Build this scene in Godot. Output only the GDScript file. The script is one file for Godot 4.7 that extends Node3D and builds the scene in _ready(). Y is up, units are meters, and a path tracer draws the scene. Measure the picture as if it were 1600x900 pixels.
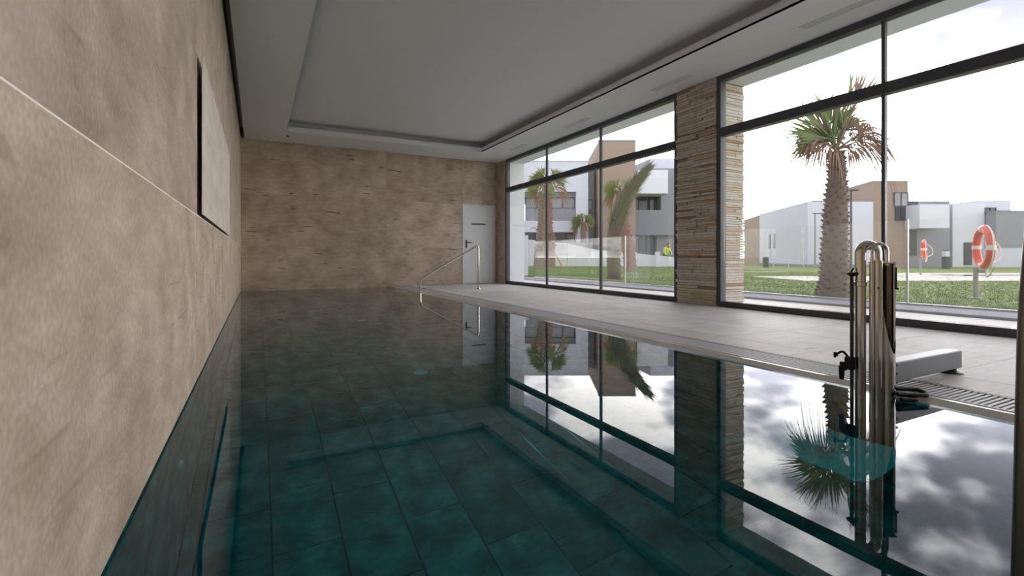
extends Node3D
# Indoor pool beside a garden. World: y = 0 is the pool deck, the pool runs along -z, the windows stand on the +x side.

const YAW := -0.47833          # the camera's turn to the right of the pool's long axis (radians about y)
const EYE := Vector3(0, 0.68, 0)
const WATER_Y := -0.03
const LEFT_X := -0.305
const BACK_Z := -11.75
const FRONT_Z := 2.2
const WIN_X := 5.66            # inner face of the window frames
const OUT_X := 6.22            # outer face of the right-hand wall
const CEIL_Y := 3.18           # underside of the lower ceiling band
const POOL_X := 2.96           # pool edge under the grating
const POOL_FRONT := -0.30
const POOL_DEPTH := 1.33

var M := {}
var used := {}
var rng := RandomNumberGenerator.new()


func _ready() -> void:
	rng.seed = 7
	make_camera()
	make_sky()
	make_materials()
	build_shell()
	build_windows()
	build_pool()
	build_ground()
	build_houses()
	build_pillar()
	build_door()
	build_wall_panel()
	build_vents()
	build_handrails()
	build_lift()
	build_fence()
	build_palms()
	build_rings()
	build_garden_things()
	build_person()


# ------------------------------------------------------------------ camera and light
func make_camera() -> void:
	var cam := Camera3D.new()
	cam.name = "camera"
	add_child(cam)
	cam.position = EYE
	cam.rotation.y = YAW
	cam.near = 0.05
	cam.far = 400.0
	cam.projection = Camera3D.PROJECTION_FRUSTUM
	cam.size = 0.05 * 900.0 / 768.0
	cam.frustum_offset = Vector2(0, -0.05 * 48.0 / 768.0)
	cam.current = true


func make_sky() -> void:
	var w := 1536
	var h := 768
	var big := noise(11, 1.35, 6)
	var small := noise(23, 4.2, 5)
	var im := Image.create(w, h, false, Image.FORMAT_RGBF)
	var dark := Vector3(0.52, 0.53, 0.64)
	var pale := Vector3(1.0, 0.98, 0.945)
	for j in h:
		var el := (0.5 - (j + 0.5) / h) * PI
		for i in w:
			var az := (i + 0.5) / w * TAU
			var d := Vector3(cos(el) * sin(az), sin(el), -cos(el) * cos(az))
			var y := maxf(d.y, 0.0)
			var q := Vector3(d.x, y, d.z) / (y + 0.22)
			var n := big.get_noise_3d(q.x, q.y * 2.0, q.z) * 0.75 + small.get_noise_3d(q.x, q.y * 2.0, q.z) * 0.42
			var c := smoothstep(-0.22, 0.24, n + 0.45 * (0.30 - clampf(el, 0.0, 0.48)) - 0.03)
			var turn := absf(wrapf(az - 1.24, -PI, PI))
			var side := exp(-pow(turn / 0.75, 2.0))
			var near := exp(-pow(turn / 0.55, 2.0)) * (1.0 - smoothstep(0.5, 1.2, el))
			var band := exp(-pow(maxf(el, 0.0) / 0.165, 2.0))
			var lum := lerpf(0.53, 2.0 + 2.8 * near, pow(c, 1.3)) + 15.0 * side * band * (0.55 + 0.45 * c)
			var col := dark.lerp(pale, clampf(c * 0.9 + band * 0.4, 0, 1))
			col = col / (0.2126 * col.x + 0.7152 * col.y + 0.0722 * col.z) * lum
			im.set_pixel(i, j, Color(col.x, col.y, col.z))
	var pm := PanoramaSkyMaterial.new()
	pm.panorama = ImageTexture.create_from_image(im)
	var sky := Sky.new()
	sky.sky_material = pm
	var env := Environment.new()
	env.background_mode = Environment.BG_SKY
	env.sky = sky
	env.background_energy_multiplier = 1.0
	env.tonemap_mode = Environment.TONE_MAPPER_LINEAR
	env.tonemap_exposure = 1.52
	env.sdfgi_enabled = true
	env.ssao_enabled = true
	env.ssil_enabled = true
	var we := WorldEnvironment.new()
	we.name = "world_environment"
	we.environment = env
	add_child(we)


# ------------------------------------------------------------------ textures and materials
func noise(sd: int, freq: float, oct: int, ridged := false) -> FastNoiseLite:
	var n := FastNoiseLite.new()
	n.seed = sd
	n.frequency = freq
	n.noise_type = FastNoiseLite.TYPE_SIMPLEX_SMOOTH
	n.fractal_type = FastNoiseLite.FRACTAL_RIDGED if ridged else FastNoiseLite.FRACTAL_FBM
	n.fractal_octaves = oct
	return n


func layer(n: FastNoiseLite, w: int, h: int, size: int) -> PackedByteArray:
	var im := n.get_seamless_image(w, h)
	im.convert(Image.FORMAT_L8)
	if w != size or h != size:
		im.resize(size, size, Image.INTERPOLATE_CUBIC)
	return im.get_data()


func to_tex(bytes: PackedByteArray, size: int) -> ImageTexture:
	return ImageTexture.create_from_image(Image.create_from_data(size, size, false, Image.FORMAT_RGB8, bytes))


# Layers of noise between a dark and a light colour; veins are thin streaks of a third colour where a mask allows them.
func stone_tex(size: int, sd: int, dark: Color, light: Color, vein: Color, vein_amount: float, f_big: float, stretch: int, gain: Vector3) -> ImageTexture:
	var a := layer(noise(sd, f_big, 4), size, size, size)
	var b := layer(noise(sd + 1, 0.045, 4), size / stretch, size, size)
	var c := layer(noise(sd + 2, 0.20, 3), size, size, size)
	var r := layer(noise(sd + 3, 0.020, 2, true), size / 16, size, size)
	var mk := layer(noise(sd + 4, 0.009, 2), size, size, size)
	var out := PackedByteArray()
	out.resize(size * size * 3)
	for k in size * size:
		var t := 0.5 + gain.x * (a[k] / 255.0 - 0.5) + gain.y * (b[k] / 255.0 - 0.5) + gain.z * (c[k] / 255.0 - 0.5)
		var v := smoothstep(0.84, 0.96, r[k] / 255.0) * smoothstep(0.58, 0.68, mk[k] / 255.0) * vein_amount
		var col := dark.lerp(light, clampf(t, 0, 1)).lerp(vein, v)
		out[k * 3] = col.r8
		out[k * 3 + 1] = col.g8
		out[k * 3 + 2] = col.b8
	return to_tex(out, size)


func mat(key: String, c: Color, rough := 0.6, metal := 0.0) -> StandardMaterial3D:
	var m := StandardMaterial3D.new()
	m.resource_name = key
	m.albedo_color = c
	m.roughness = rough
	m.metallic = metal
	M[key] = m
	return m


func tmat(key: String, t: Texture2D, scale: float, rough: float, tri := false, tint := Color.WHITE) -> StandardMaterial3D:
	var m := mat(key, tint, rough)
	m.albedo_texture = t
	m.uv1_scale = Vector3.ONE * scale
	if tri:
		m.uv1_triplanar = true
		m.uv1_world_triplanar = true
	return m


func make_materials() -> void:
	var beige := stone_tex(1024, 101, Color8(158, 138, 119), Color8(220, 204, 186), Color8(132, 110, 90), 0.35, 0.008, 3, Vector3(0.7, 0.45, 0.6))
	var beige_end := stone_tex(1024, 151, Color8(158, 138, 119), Color8(220, 204, 186), Color8(104, 84, 64), 1.0, 0.006, 3, Vector3(0.8, 0.4, 0.4))
	tmat("slab", beige, 0.25, 0.42)
	tmat("slab_b", beige, 0.25, 0.42, false, Color8(238, 238, 240))
	tmat("slab_end", beige_end, 0.25, 0.42)
	tmat("slab_end_b", beige_end, 0.25, 0.42, false, Color8(244, 243, 242))
	var pale := stone_tex(512, 131, Color8(196, 184, 170), Color8(236, 228, 218), Color8(170, 152, 134), 0.5, 0.012, 4, Vector3(0.5, 0.6, 0.3))
	tmat("slab_pale", pale, 0.25, 0.42)
	mat("grout_pale", Color8(246, 238, 228), 0.8)
	mat("grout_stone", Color8(176, 158, 138), 0.8)
	var deck := stone_tex(1024, 301, Color8(192, 189, 186), Color8(236, 233, 228), Color8(150, 146, 142), 0.5, 0.006, 6, Vector3(0.5, 0.5, 0.2))
	tmat("deck_tile", deck, 0.33, 0.55).metallic_specular = 0.35
	tmat("deck_tile_b", deck, 0.33, 0.52, false, Color8(240, 240, 241)).metallic_specular = 0.35
	mat("deck_grout", Color8(128, 124, 120), 0.8)
	tmat("terrace", deck, 0.33, 0.6, true, Color8(250, 248, 245))
	var slate := stone_tex(1024, 401, Color8(84, 100, 98), Color8(160, 176, 172), Color8(60, 70, 68), 0.6, 0.008, 2, Vector3(1.1, 0.5, 0.3))
	tmat("pool_tile", slate, 0.5, 0.55)
	tmat("pool_tile_b", slate, 0.5, 0.55, false, Color8(240, 244, 243))
	tmat("pool_tile_c", slate, 0.5, 0.55, false, Color8(222, 230, 229))
	mat("pool_joint", Color8(26, 32, 32), 0.8)
	mat("ceiling_paint", Color8(238, 239, 243), 0.85)
	mat("white_paint", Color8(226, 228, 232), 0.7)
	mat("door_paint", Color8(226, 230, 235), 0.4)
	mat("frame", Color8(74, 76, 82), 0.45)
	mat("black", Color8(18, 18, 20), 0.4)
	mat("rubber", Color8(24, 24, 26), 0.55)
	mat("steel", Color8(214, 210, 204), 0.10, 1.0)
	mat("steel_satin", Color8(196, 196, 198), 0.32, 1.0)
	mat("steel_dark", Color8(118, 114, 108), 0.3, 1.0)
	mat("aluminium", Color8(124, 126, 136), 0.4, 0.0)
	mat("grate", Color8(176, 176, 178), 0.5)
	mat("grate_dark", Color8(36, 38, 40), 0.8)
	mat("coping", Color8(226, 225, 222), 0.14)
	mat("sign_grey", Color8(92, 98, 108), 0.5)
	mat("plastic_white", Color8(240, 240, 238), 0.3)
	var g := mat("glass", Color(0.9, 0.95, 0.95, 0.02), 0.0)
	g.transparency = BaseMaterial3D.TRANSPARENCY_ALPHA
	var wt := mat("water", Color(0.12, 0.82, 0.90, 0.0), 0.0)
	wt.transparency = BaseMaterial3D.TRANSPARENCY_ALPHA
	wt.refraction_enabled = true
	wt.refraction_scale = 0.0333
	# outdoors
	var grass := stone_tex(512, 501, Color8(84, 104, 38), Color8(146, 162, 78), Color8(128, 128, 68), 0.5, 0.02, 2, Vector3(0.7, 0.4, 0.8))
	tmat("lawn", grass, 0.25, 0.9, true)
	var blade := mat("grass_blade", Color8(255, 255, 255), 0.8)
	blade.vertex_color_use_as_albedo = true
	mat("white_render", Color8(206, 208, 222), 0.85)
	mat("white_render_b", Color8(214, 216, 226), 0.85)
	mat("grey_render", Color8(140, 141, 150), 0.85)
	mat("brown_render", Color8(152, 134, 122), 0.85)
	mat("kerb_stone", Color8(140, 142, 148), 0.8)
	mat("path_stone", Color8(226, 222, 212), 0.8)
	mat("dark_glass", Color8(66, 70, 80), 0.08)
	mat("blind", Color8(150, 152, 160), 0.6)
	mat("frame_dark", Color8(58, 60, 66), 0.5)
	mat("trunk", Color8(122, 108, 98), 0.95)
	mat("trunk_red", Color8(136, 104, 94), 0.95)
	mat("boot", Color8(112, 96, 86), 0.95)
	var fr := mat("frond_green", Color8(98, 112, 62), 0.6)
	fr.backlight_enabled = true
	fr.backlight = Color(0.35, 0.4, 0.2)
	var fb := mat("frond_brown", Color8(132, 106, 86), 0.8)
	fb.backlight_enabled = true
	fb.backlight = Color(0.3, 0.25, 0.2)
	mat("frond_bound", Color8(104, 106, 78), 0.8)
	mat("ring_orange", Color8(226, 78, 48), 0.45)
	mat("ring_band", Color8(226, 222, 214), 0.4)
	mat("rope", Color8(232, 228, 220), 0.8)
	mat("post_grey", Color8(150, 150, 146), 0.6)
	mat("bollard_dark", Color8(62, 66, 72), 0.5)
	mat("wood_stake", Color8(178, 150, 116), 0.8)
	mat("hi_vis", Color8(190, 214, 60), 0.7)
	mat("trousers", Color8(60, 66, 82), 0.8)
	mat("skin", Color8(176, 132, 108), 0.6)
	mat("outdoor_water", Color8(120, 130, 140), 0.05)


# ------------------------------------------------------------------ mesh helpers
func new_st() -> SurfaceTool:
	var st := SurfaceTool.new()
	st.begin(Mesh.PRIMITIVE_TRIANGLES)
	return st


func vtx(st: SurfaceTool, p: Vector3, n: Vector3, uv: Vector2) -> void:
	st.set_normal(n)
	st.set_uv(uv)
	st.add_vertex(p)


func uv_of(p: Vector3, n: Vector3, off: Vector2) -> Vector2:
	var a := n.abs()
	if a.x >= a.y and a.x >= a.z:
		return Vector2(p.z, -p.y) + off
	if a.y >= a.z:
		return Vector2(p.x, p.z) + off
	return Vector2(p.x, -p.y) + off


func tri(st: SurfaceTool, a: Vector3, b: Vector3, c: Vector3, n: Vector3, off := Vector2.ZERO) -> void:
	if (b - a).cross(c - a).dot(n) > 0.0:
		var t := b
		b = c
		c = t
	vtx(st, a, n, uv_of(a, n, off))
	vtx(st, b, n, uv_of(b, n, off))
	vtx(st, c, n, uv_of(c, n, off))


func quad(st: SurfaceTool, a: Vector3, b: Vector3, c: Vector3, d: Vector3, n: Vector3, off := Vector2.ZERO) -> void:
	tri(st, a, b, c, n, off)
	tri(st, a, c, d, n, off)


# Triangle whose corners carry their own normals.
func stri(st: SurfaceTool, p: Array, n: Array) -> void:
	var f: Vector3 = n[0] + n[1] + n[2]
	var o := [0, 1, 2] if (p[1] - p[0]).cross(p[2] - p[0]).dot(f) <= 0.0 else [0, 2, 1]
	for k in o:
		vtx(st, p[k], n[k], Vector2(p[k].x + p[k].z, p[k].y))


func squad(st: SurfaceTool, p: Array, n: Array) -> void:
	stri(st, [p[0], p[1], p[2]], [n[0], n[1], n[2]])
	stri(st, [p[0], p[2], p[3]], [n[0], n[2], n[3]])


# Box with chamfered edges, between two corners.
func cbox(st: SurfaceTool, lo: Vector3, hi: Vector3, ch := 0.004, b := Basis.IDENTITY, at := Vector3.ZERO, off := Vector2.ZERO) -> void:
	var m := (lo + hi) / 2.0
	var h := ((hi - lo) / 2.0).abs()
	var c := minf(ch, minf(h.x, minf(h.y, h.z)) * 0.6)
	var f := func(v: Vector3) -> Vector3: return at + b * (m + v)
	if c <= 0.0:
		for ax in 3:
			for s in [-1.0, 1.0]:
				var n := Vector3.ZERO
				n[ax] = s
				var q := []
				for e in [[-1, -1], [1, -1], [1, 1], [-1, 1]]:
					var v := Vector3.ZERO
					v[ax] = s * h[ax]
					v[(ax + 1) % 3] = e[0] * h[(ax + 1) % 3]
					v[(ax + 2) % 3] = e[1] * h[(ax + 2) % 3]
					q.append(f.call(v))
				quad(st, q[0], q[1], q[2], q[3], b * n, off)
		return
	for ax in 3:
		var a1 := (ax + 1) % 3
		var a2 := (ax + 2) % 3
		for s in [-1.0, 1.0]:
			var n := Vector3.ZERO
			n[ax] = s
			var q := []
			for e in [[-1, -1], [1, -1], [1, 1], [-1, 1]]:
				var v := Vector3.ZERO
				v[ax] = s * h[ax]
				v[a1] = e[0] * (h[a1] - c)
				v[a2] = e[1] * (h[a2] - c)
				q.append(f.call(v))
			quad(st, q[0], q[1], q[2], q[3], b * n, off)
		for s1 in [-1.0, 1.0]:
			for s2 in [-1.0, 1.0]:
				var q := []
				for e in [[0, -1], [0, 1], [1, 1], [1, -1]]:
					var v := Vector3.ZERO
					v[ax] = e[1] * (h[ax] - c)
					v[a1] = s1 * (h[a1] - (c if e[0] == 1 else 0.0))
					v[a2] = s2 * (h[a2] - (c if e[0] == 0 else 0.0))
					q.append(f.call(v))
				var n := Vector3.ZERO
				n[a1] = s1
				n[a2] = s2
				quad(st, q[0], q[1], q[2], q[3], b * n.normalized(), off)
	for sx in [-1.0, 1.0]:
		for sy in [-1.0, 1.0]:
			for sz in [-1.0, 1.0]:
				var a: Vector3 = f.call(Vector3(sx * h.x, sy * (h.y - c), sz * (h.z - c)))
				var d: Vector3 = f.call(Vector3(sx * (h.x - c), sy * h.y, sz * (h.z - c)))
				var e: Vector3 = f.call(Vector3(sx * (h.x - c), sy * (h.y - c), sz * h.z))
				tri(st, a, d, e, b * Vector3(sx, sy, sz).normalized(), off)


func box_mesh(lo: Vector3, hi: Vector3, ch := 0.004, off := Vector2.ZERO) -> ArrayMesh:
	var st := new_st()
	cbox(st, lo, hi, ch, Basis.IDENTITY, Vector3.ZERO, off)
	return st.commit()


# Tube along points, with closed ends; r may be one radius or one for each point.
func tube(st: SurfaceTool, pts: Array, r, sides := 12, caps := true) -> void:
	var n := pts.size()
	var rings := []
	var norms := []
	var t0: Vector3 = (pts[1] - pts[0]).normalized()
	var up := Vector3.UP if absf(t0.y) < 0.9 else Vector3.RIGHT
	var u: Vector3 = up.cross(t0).normalized()
	for i in n:
		var t: Vector3 = (pts[mini(i + 1, n - 1)] - pts[maxi(i - 1, 0)]).normalized()
		u = (u - t * u.dot(t)).normalized()
		var v := t.cross(u)
		var rad: float = r[i] if r is Array else r
		var ring := []
		var nn := []
		for k in sides:
			var a := TAU * k / sides
			var d := u * cos(a) + v * sin(a)
			ring.append(pts[i] + d * rad)
			nn.append(d)
		rings.append(ring)
		norms.append(nn)
	for i in n - 1:
		for k in sides:
			var k2 := (k + 1) % sides
			squad(st, [rings[i][k], rings[i][k2], rings[i + 1][k2], rings[i + 1][k]], [norms[i][k], norms[i][k2], norms[i + 1][k2], norms[i + 1][k]])
	if caps:
		for e in [0, n - 1]:
			var nd: Vector3 = (pts[e] - pts[1 if e == 0 else n - 2]).normalized()
			for k in sides:
				tri(st, pts[e], rings[e][k], rings[e][(k + 1) % sides], nd)


# Upright prism over a footprint of (x, z) corners.
func prism(st: SurfaceTool, poly: Array, y0: float, y1: float) -> void:
	var mid := Vector2.ZERO
	for p in poly:
		mid += p / poly.size()
	for k in poly.size():
		var a: Vector2 = poly[k]
		var b: Vector2 = poly[(k + 1) % poly.size()]
		var e := b - a
		var n := Vector3(e.y, 0, -e.x).normalized()
		if n.dot(Vector3((a + b).x / 2 - mid.x, 0, (a + b).y / 2 - mid.y)) < 0:
			n = -n
		quad(st, Vector3(a.x, y0, a.y), Vector3(b.x, y0, b.y), Vector3(b.x, y1, b.y), Vector3(a.x, y1, a.y), n)
	for k in range(1, poly.size() - 1):
		for s in [[y0, Vector3.DOWN], [y1, Vector3.UP]]:
			tri(st, Vector3(poly[0].x, s[0], poly[0].y), Vector3(poly[k].x, s[0], poly[k].y), Vector3(poly[k + 1].x, s[0], poly[k + 1].y), s[1])


# Round body about the y axis from (radius, y) pairs.
func lathe(st: SurfaceTool, prof: Array, sides := 20, at := Vector3.ZERO, b := Basis.IDENTITY) -> void:
	for i in prof.size() - 1:
		var p: Vector2 = prof[i]
		var q: Vector2 = prof[i + 1]
		var e := q - p
		if e.length() < 1e-6:
			continue
		var ny := -e.x / e.length()
		var nr := e.y / e.length()
		for k in sides:
			var a := TAU * k / sides
			var c := TAU * (k + 1) / sides
			var da := Vector3(cos(a), 0, sin(a))
			var dc := Vector3(cos(c), 0, sin(c))
			var na := b * (da * nr + Vector3.UP * ny)
			var nc := b * (dc * nr + Vector3.UP * ny)
			var pts := [at + b * (da * p.x + Vector3.UP * p.y), at + b * (dc * p.x + Vector3.UP * p.y), at + b * (dc * q.x + Vector3.UP * q.y), at + b * (da * q.x + Vector3.UP * q.y)]
			if p.x > 1e-6:
				stri(st, [pts[0], pts[1], pts[2]], [na, nc, nc])
			if q.x > 1e-6:
				stri(st, [pts[0], pts[2], pts[3]], [na, nc, na])


# Points with rounded corners of radius r.
func rounded(pts: Array, r: float, steps := 6) -> Array:
	var out := [pts[0]]
	for i in range(1, pts.size() - 1):
		var p: Vector3 = pts[i]
		var a: Vector3 = p + (pts[i - 1] - p).normalized() * r
		var b: Vector3 = p + (pts[i + 1] - p).normalized() * r
		for k in steps + 1:
			var t := float(k) / steps
			out.append(a.lerp(p, t).lerp(p.lerp(b, t), t))
	out.append(pts[-1])
	return out


# ------------------------------------------------------------------ node helpers
func unique(called: String) -> String:
	if not used.has(called):
		used[called] = 0
		return called
	used[called] += 1
	return "%s_%03d" % [called, used[called]]


func top(called: String, label: String, category: String, at := Vector3.ZERO, turn := 0.0, group := "", kind := "") -> Node3D:
	var o := Node3D.new()
	o.name = unique(called)
	add_child(o)
	o.position = at
	o.rotation.y = turn
	o.set_meta("label", label)
	if category:
		o.set_meta("category", category)
	if group:
		o.set_meta("group", group)
	if kind:
		o.set_meta("kind", kind)
	return o


func part(parent: Node3D, called: String, mesh: Mesh, m: String) -> MeshInstance3D:
	var o := MeshInstance3D.new()
	o.name = called
	o.mesh = mesh
	o.material_override = M[m]
	parent.add_child(o, true)
	return o


func pbox(parent: Node3D, called: String, lo: Vector3, hi: Vector3, m: String, ch := 0.004) -> MeshInstance3D:
	return part(parent, called, box_mesh(lo, hi, ch), m)


func copy_of(o: Node3D, called: String, label := "") -> Node3D:
	var c: Node3D = o.duplicate()
	c.name = unique(called)
	add_child(c)
	if label:
		c.set_meta("label", label)
	return c


# ------------------------------------------------------------------ room shell
func slab(parent: Node3D, lo: Vector3, hi: Vector3, m: String) -> void:
	var off := Vector2(rng.randf() * 4.0, rng.randf() * 4.0)
	part(parent, "panel", box_mesh(lo, hi, 0.0006, off), m)


func build_shell() -> void:
	# left wall: two rows of large stone panels with a pale joint between them
	var wl := top("wall_left", "left wall of large beige stone panels beside the water", "wall", Vector3.ZERO, 0, "", "structure")
	pbox(wl, "backing", Vector3(LEFT_X - 0.35, WATER_Y - 0.004, BACK_Z - 0.3), Vector3(LEFT_X - 0.0125, CEIL_Y + 0.6, FRONT_Z + 0.3), "grout_stone", 0.0)
	pbox(wl, "joint", Vector3(LEFT_X - 0.0125, 0.915, BACK_Z), Vector3(LEFT_X - 0.0003, 0.927, FRONT_Z), "grout_pale", 0.0)
	pbox(wl, "foot_joint", Vector3(LEFT_X - 0.0125, WATER_Y - 0.004, BACK_Z), Vector3(LEFT_X - 0.010, WATER_Y + 0.012, POOL_FRONT), "grout_stone", 0.0)
	var zs := [FRONT_Z, 0.13, -3.27, -6.5, -9.7, BACK_Z]
	for k in 5:
		var m := "slab" if k % 2 == 0 else "slab_b"
		slab(wl, Vector3(LEFT_X - 0.012, 0.9228, zs[k + 1] + 0.0006), Vector3(LEFT_X, CEIL_Y + 0.02, zs[k] - 0.0006), m)
		slab(wl, Vector3(LEFT_X - 0.012, WATER_Y + 0.011, zs[k + 1] + 0.0006), Vector3(LEFT_X, 0.9192, zs[k] - 0.0006), "slab")
	# end wall
	var wb := top("wall_back", "end wall of beige veined stone panels behind the pool", "wall", Vector3.ZERO, 0, "", "structure")
	pbox(wb, "backing", Vector3(LEFT_X - 0.35, WATER_Y - 0.004, BACK_Z - 0.35), Vector3(OUT_X, CEIL_Y + 0.6, BACK_Z - 0.012), "grout_stone", 0.0)
	var xs := [LEFT_X, 2.73, 4.66, 5.58, WIN_X + 0.02]
	var ys := [WATER_Y - 0.004, 0.92, 2.04, CEIL_Y + 0.02]
	for i in 4:
		for j in 3:
			if i == 2 and j < 2:
				continue
			slab(wb, Vector3(xs[i] + 0.0006, ys[j] + 0.0006, BACK_Z - 0.012), Vector3(xs[i + 1] - 0.0006, ys[j + 1] - 0.0006, BACK_Z), ["slab_end", "slab_end_b"][(i + j) % 2])
	# wall behind the viewer
	var wf := top("wall_front", "beige stone wall at the near end of the pool hall", "wall", Vector3.ZERO, 0, "", "structure")
	pbox(wf, "backing", Vector3(LEFT_X - 0.35, -0.4, FRONT_Z + 0.012), Vector3(OUT_X, CEIL_Y + 0.6, FRONT_Z + 0.35), "grout_stone", 0.0)
	for k in 3:
		slab(wf, Vector3(LEFT_X + k * 2.0, 0.0, FRONT_Z), Vector3(LEFT_X + k * 2.0 + 1.999, CEIL_Y + 0.02, FRONT_Z + 0.012), "slab")
	# right wall: piers and lintel round the two window openings
	var wr := top("wall_right", "white rendered window wall between the garden and the pool", "wall", Vector3.ZERO, 0, "", "structure")
	pbox(wr, "pier", Vector3(WIN_X, -0.3, BACK_Z), Vector3(OUT_X, CEIL_Y + 0.6, -11.30), "white_paint", 0.002)
	slab(wr, Vector3(WIN_X - 0.012, 0.0, BACK_Z + 0.001), Vector3(WIN_X, CEIL_Y, -11.31), "slab")
	pbox(wr, "pier", Vector3(WIN_X, -0.3, 1.30), Vector3(OUT_X, CEIL_Y + 0.6, FRONT_Z + 0.3), "white_paint", 0.002)
	pbox(wr, "lintel", Vector3(WIN_X + 0.14, CEIL_Y - 0.045, -11.30), Vector3(OUT_X, CEIL_Y + 0.6, 1.30), "white_paint", 0.002)
	pbox(wr, "threshold", Vector3(WIN_X, -0.3, -11.30), Vector3(OUT_X, -0.02, 1.30), "white_paint", 0.0)
	# ceiling: a lower band all round, an upright lip, and a higher ceiling that runs back over the lip
	var ce := top("ceiling", "white plaster ceiling with a raised centre and hidden cove", "ceiling", Vector3.ZERO, 0, "", "structure")
	var x0 := 0.515
	var x1 := 4.74
	var z0 := -10.72
	var z1 := 1.2
	var y2 := CEIL_Y + 0.25
	var gap := LEFT_X + 0.065
	pbox(ce, "lower_band", Vector3(gap, CEIL_Y, z0), Vector3(x0, CEIL_Y + 0.03, z1), "ceiling_paint", 0.002)
	pbox(ce, "lower_band", Vector3(x1, CEIL_Y, z0), Vector3(WIN_X + 0.14, CEIL_Y + 0.03, z1), "ceiling_paint", 0.002)
	pbox(ce, "lower_band", Vector3(gap, CEIL_Y, BACK_Z), Vector3(WIN_X + 0.14, CEIL_Y + 0.03, z0), "ceiling_paint", 0.002)
	pbox(ce, "lower_band", Vector3(gap, CEIL_Y, z1), Vector3(WIN_X + 0.14, CEIL_Y + 0.03, FRONT_Z), "ceiling_paint", 0.002)
	var lh := 0.105
	pbox(ce, "lip", Vector3(x0 - 0.02, CEIL_Y + 0.001, z0 - 0.02), Vector3(x0, CEIL_Y + lh, z1 + 0.02), "ceiling_paint", 0.002)
	pbox(ce, "lip", Vector3(x1, CEIL_Y + 0.001, z0 - 0.02), Vector3(x1 + 0.02, CEIL_Y + lh, z1 + 0.02), "ceiling_paint", 0.002)
	pbox(ce, "lip", Vector3(x0, CEIL_Y + 0.001, z0 - 0.02), Vector3(x1, CEIL_Y + lh, z0), "ceiling_paint", 0.002)
	pbox(ce, "lip", Vector3(x0, CEIL_Y + 0.001, z1), Vector3(x1, CEIL_Y + lh, z1 + 0.02), "ceiling_paint", 0.002)
	var cv := 0.24
	pbox(ce, "cove_wall", Vector3(x0 - cv - 0.05, CEIL_Y + 0.03, z0 - cv), Vector3(x0 - cv, y2, z1 + cv), "ceiling_paint", 0.0)
	pbox(ce, "cove_wall", Vector3(x1 + cv, CEIL_Y + 0.03, z0 - cv), Vector3(x1 + cv + 0.05, y2, z1 + cv), "ceiling_paint", 0.0)
	pbox(ce, "cove_wall", Vector3(x0 - cv, CEIL_Y + 0.03, z0 - cv - 0.05), Vector3(x1 + cv, y2, z0 - cv), "ceiling_paint", 0.0)
	pbox(ce, "cove_wall", Vector3(x0 - cv, CEIL_Y + 0.03, z1 + cv), Vector3(x1 + cv, y2, z1 + cv + 0.05), "ceiling_paint", 0.0)
	pbox(ce, "upper_ceiling", Vector3(LEFT_X - 0.35, y2, BACK_Z - 0.35), Vector3(OUT_X, y2 + 0.35, FRONT_Z + 0.35), "ceiling_paint", 0.0)
	pbox(ce, "shadow_gap", Vector3(LEFT_X, CEIL_Y + 0.22, BACK_Z), Vector3(gap, CEIL_Y + 0.25, FRONT_Z), "ceiling_paint", 0.0)
	pbox(ce, "shadow_gap", Vector3(gap, CEIL_Y + 0.03, BACK_Z), Vector3(gap + 0.02, CEIL_Y + 0.25, FRONT_Z), "ceiling_paint", 0.0)
	# deck floor of square tiles
	var fl := top("floor", "pool deck of large pale grey stone tiles", "floor", Vector3.ZERO, 0, "", "structure")
	pbox(fl, "bed", Vector3(3.25, -0.4, BACK_Z), Vector3(WIN_X + 0.02, -0.012, FRONT_Z), "deck_grout", 0.0)
	pbox(fl, "bed", Vector3(LEFT_X, -0.4, POOL_FRONT + 0.02), Vector3(3.25, -0.012, FRONT_Z), "deck_grout", 0.0)
	var cols := [3.252, 3.57, 4.32, 5.07, WIN_X + 0.03]
	for c in 4:
		var z := FRONT_Z
		var first := -1.39 + 0.75 * 4
		var k := 0
		while z > BACK_Z + 0.01:
			var nz := maxf(first - 0.75 * k, BACK_Z)
			if nz < z - 0.01:
				var off := Vector2(rng.randf() * 3, rng.randf() * 3)
				part(fl, "tile", box_mesh(Vector3(cols[c] + 0.0015, -0.012, nz + 0.0015), Vector3(cols[c + 1] - 0.0015, 0.0, z - 0.0015), 0.001, off), "deck_tile" if rng.randf() < 0.6 else "deck_tile_b")
				z = nz
			k += 1
	for i in 5:
		for j in 3:
			var lo := Vector3(LEFT_X + i * 0.711, -0.012, POOL_FRONT + 0.02 + j * 0.82)
			part(fl, "tile", box_mesh(lo + Vector3(0.0015, 0, 0.0015), lo + Vector3(0.7095, 0.012, 0.8185), 0.001, Vector2(rng.randf() * 3, rng.randf() * 3)), "deck_tile")


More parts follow.
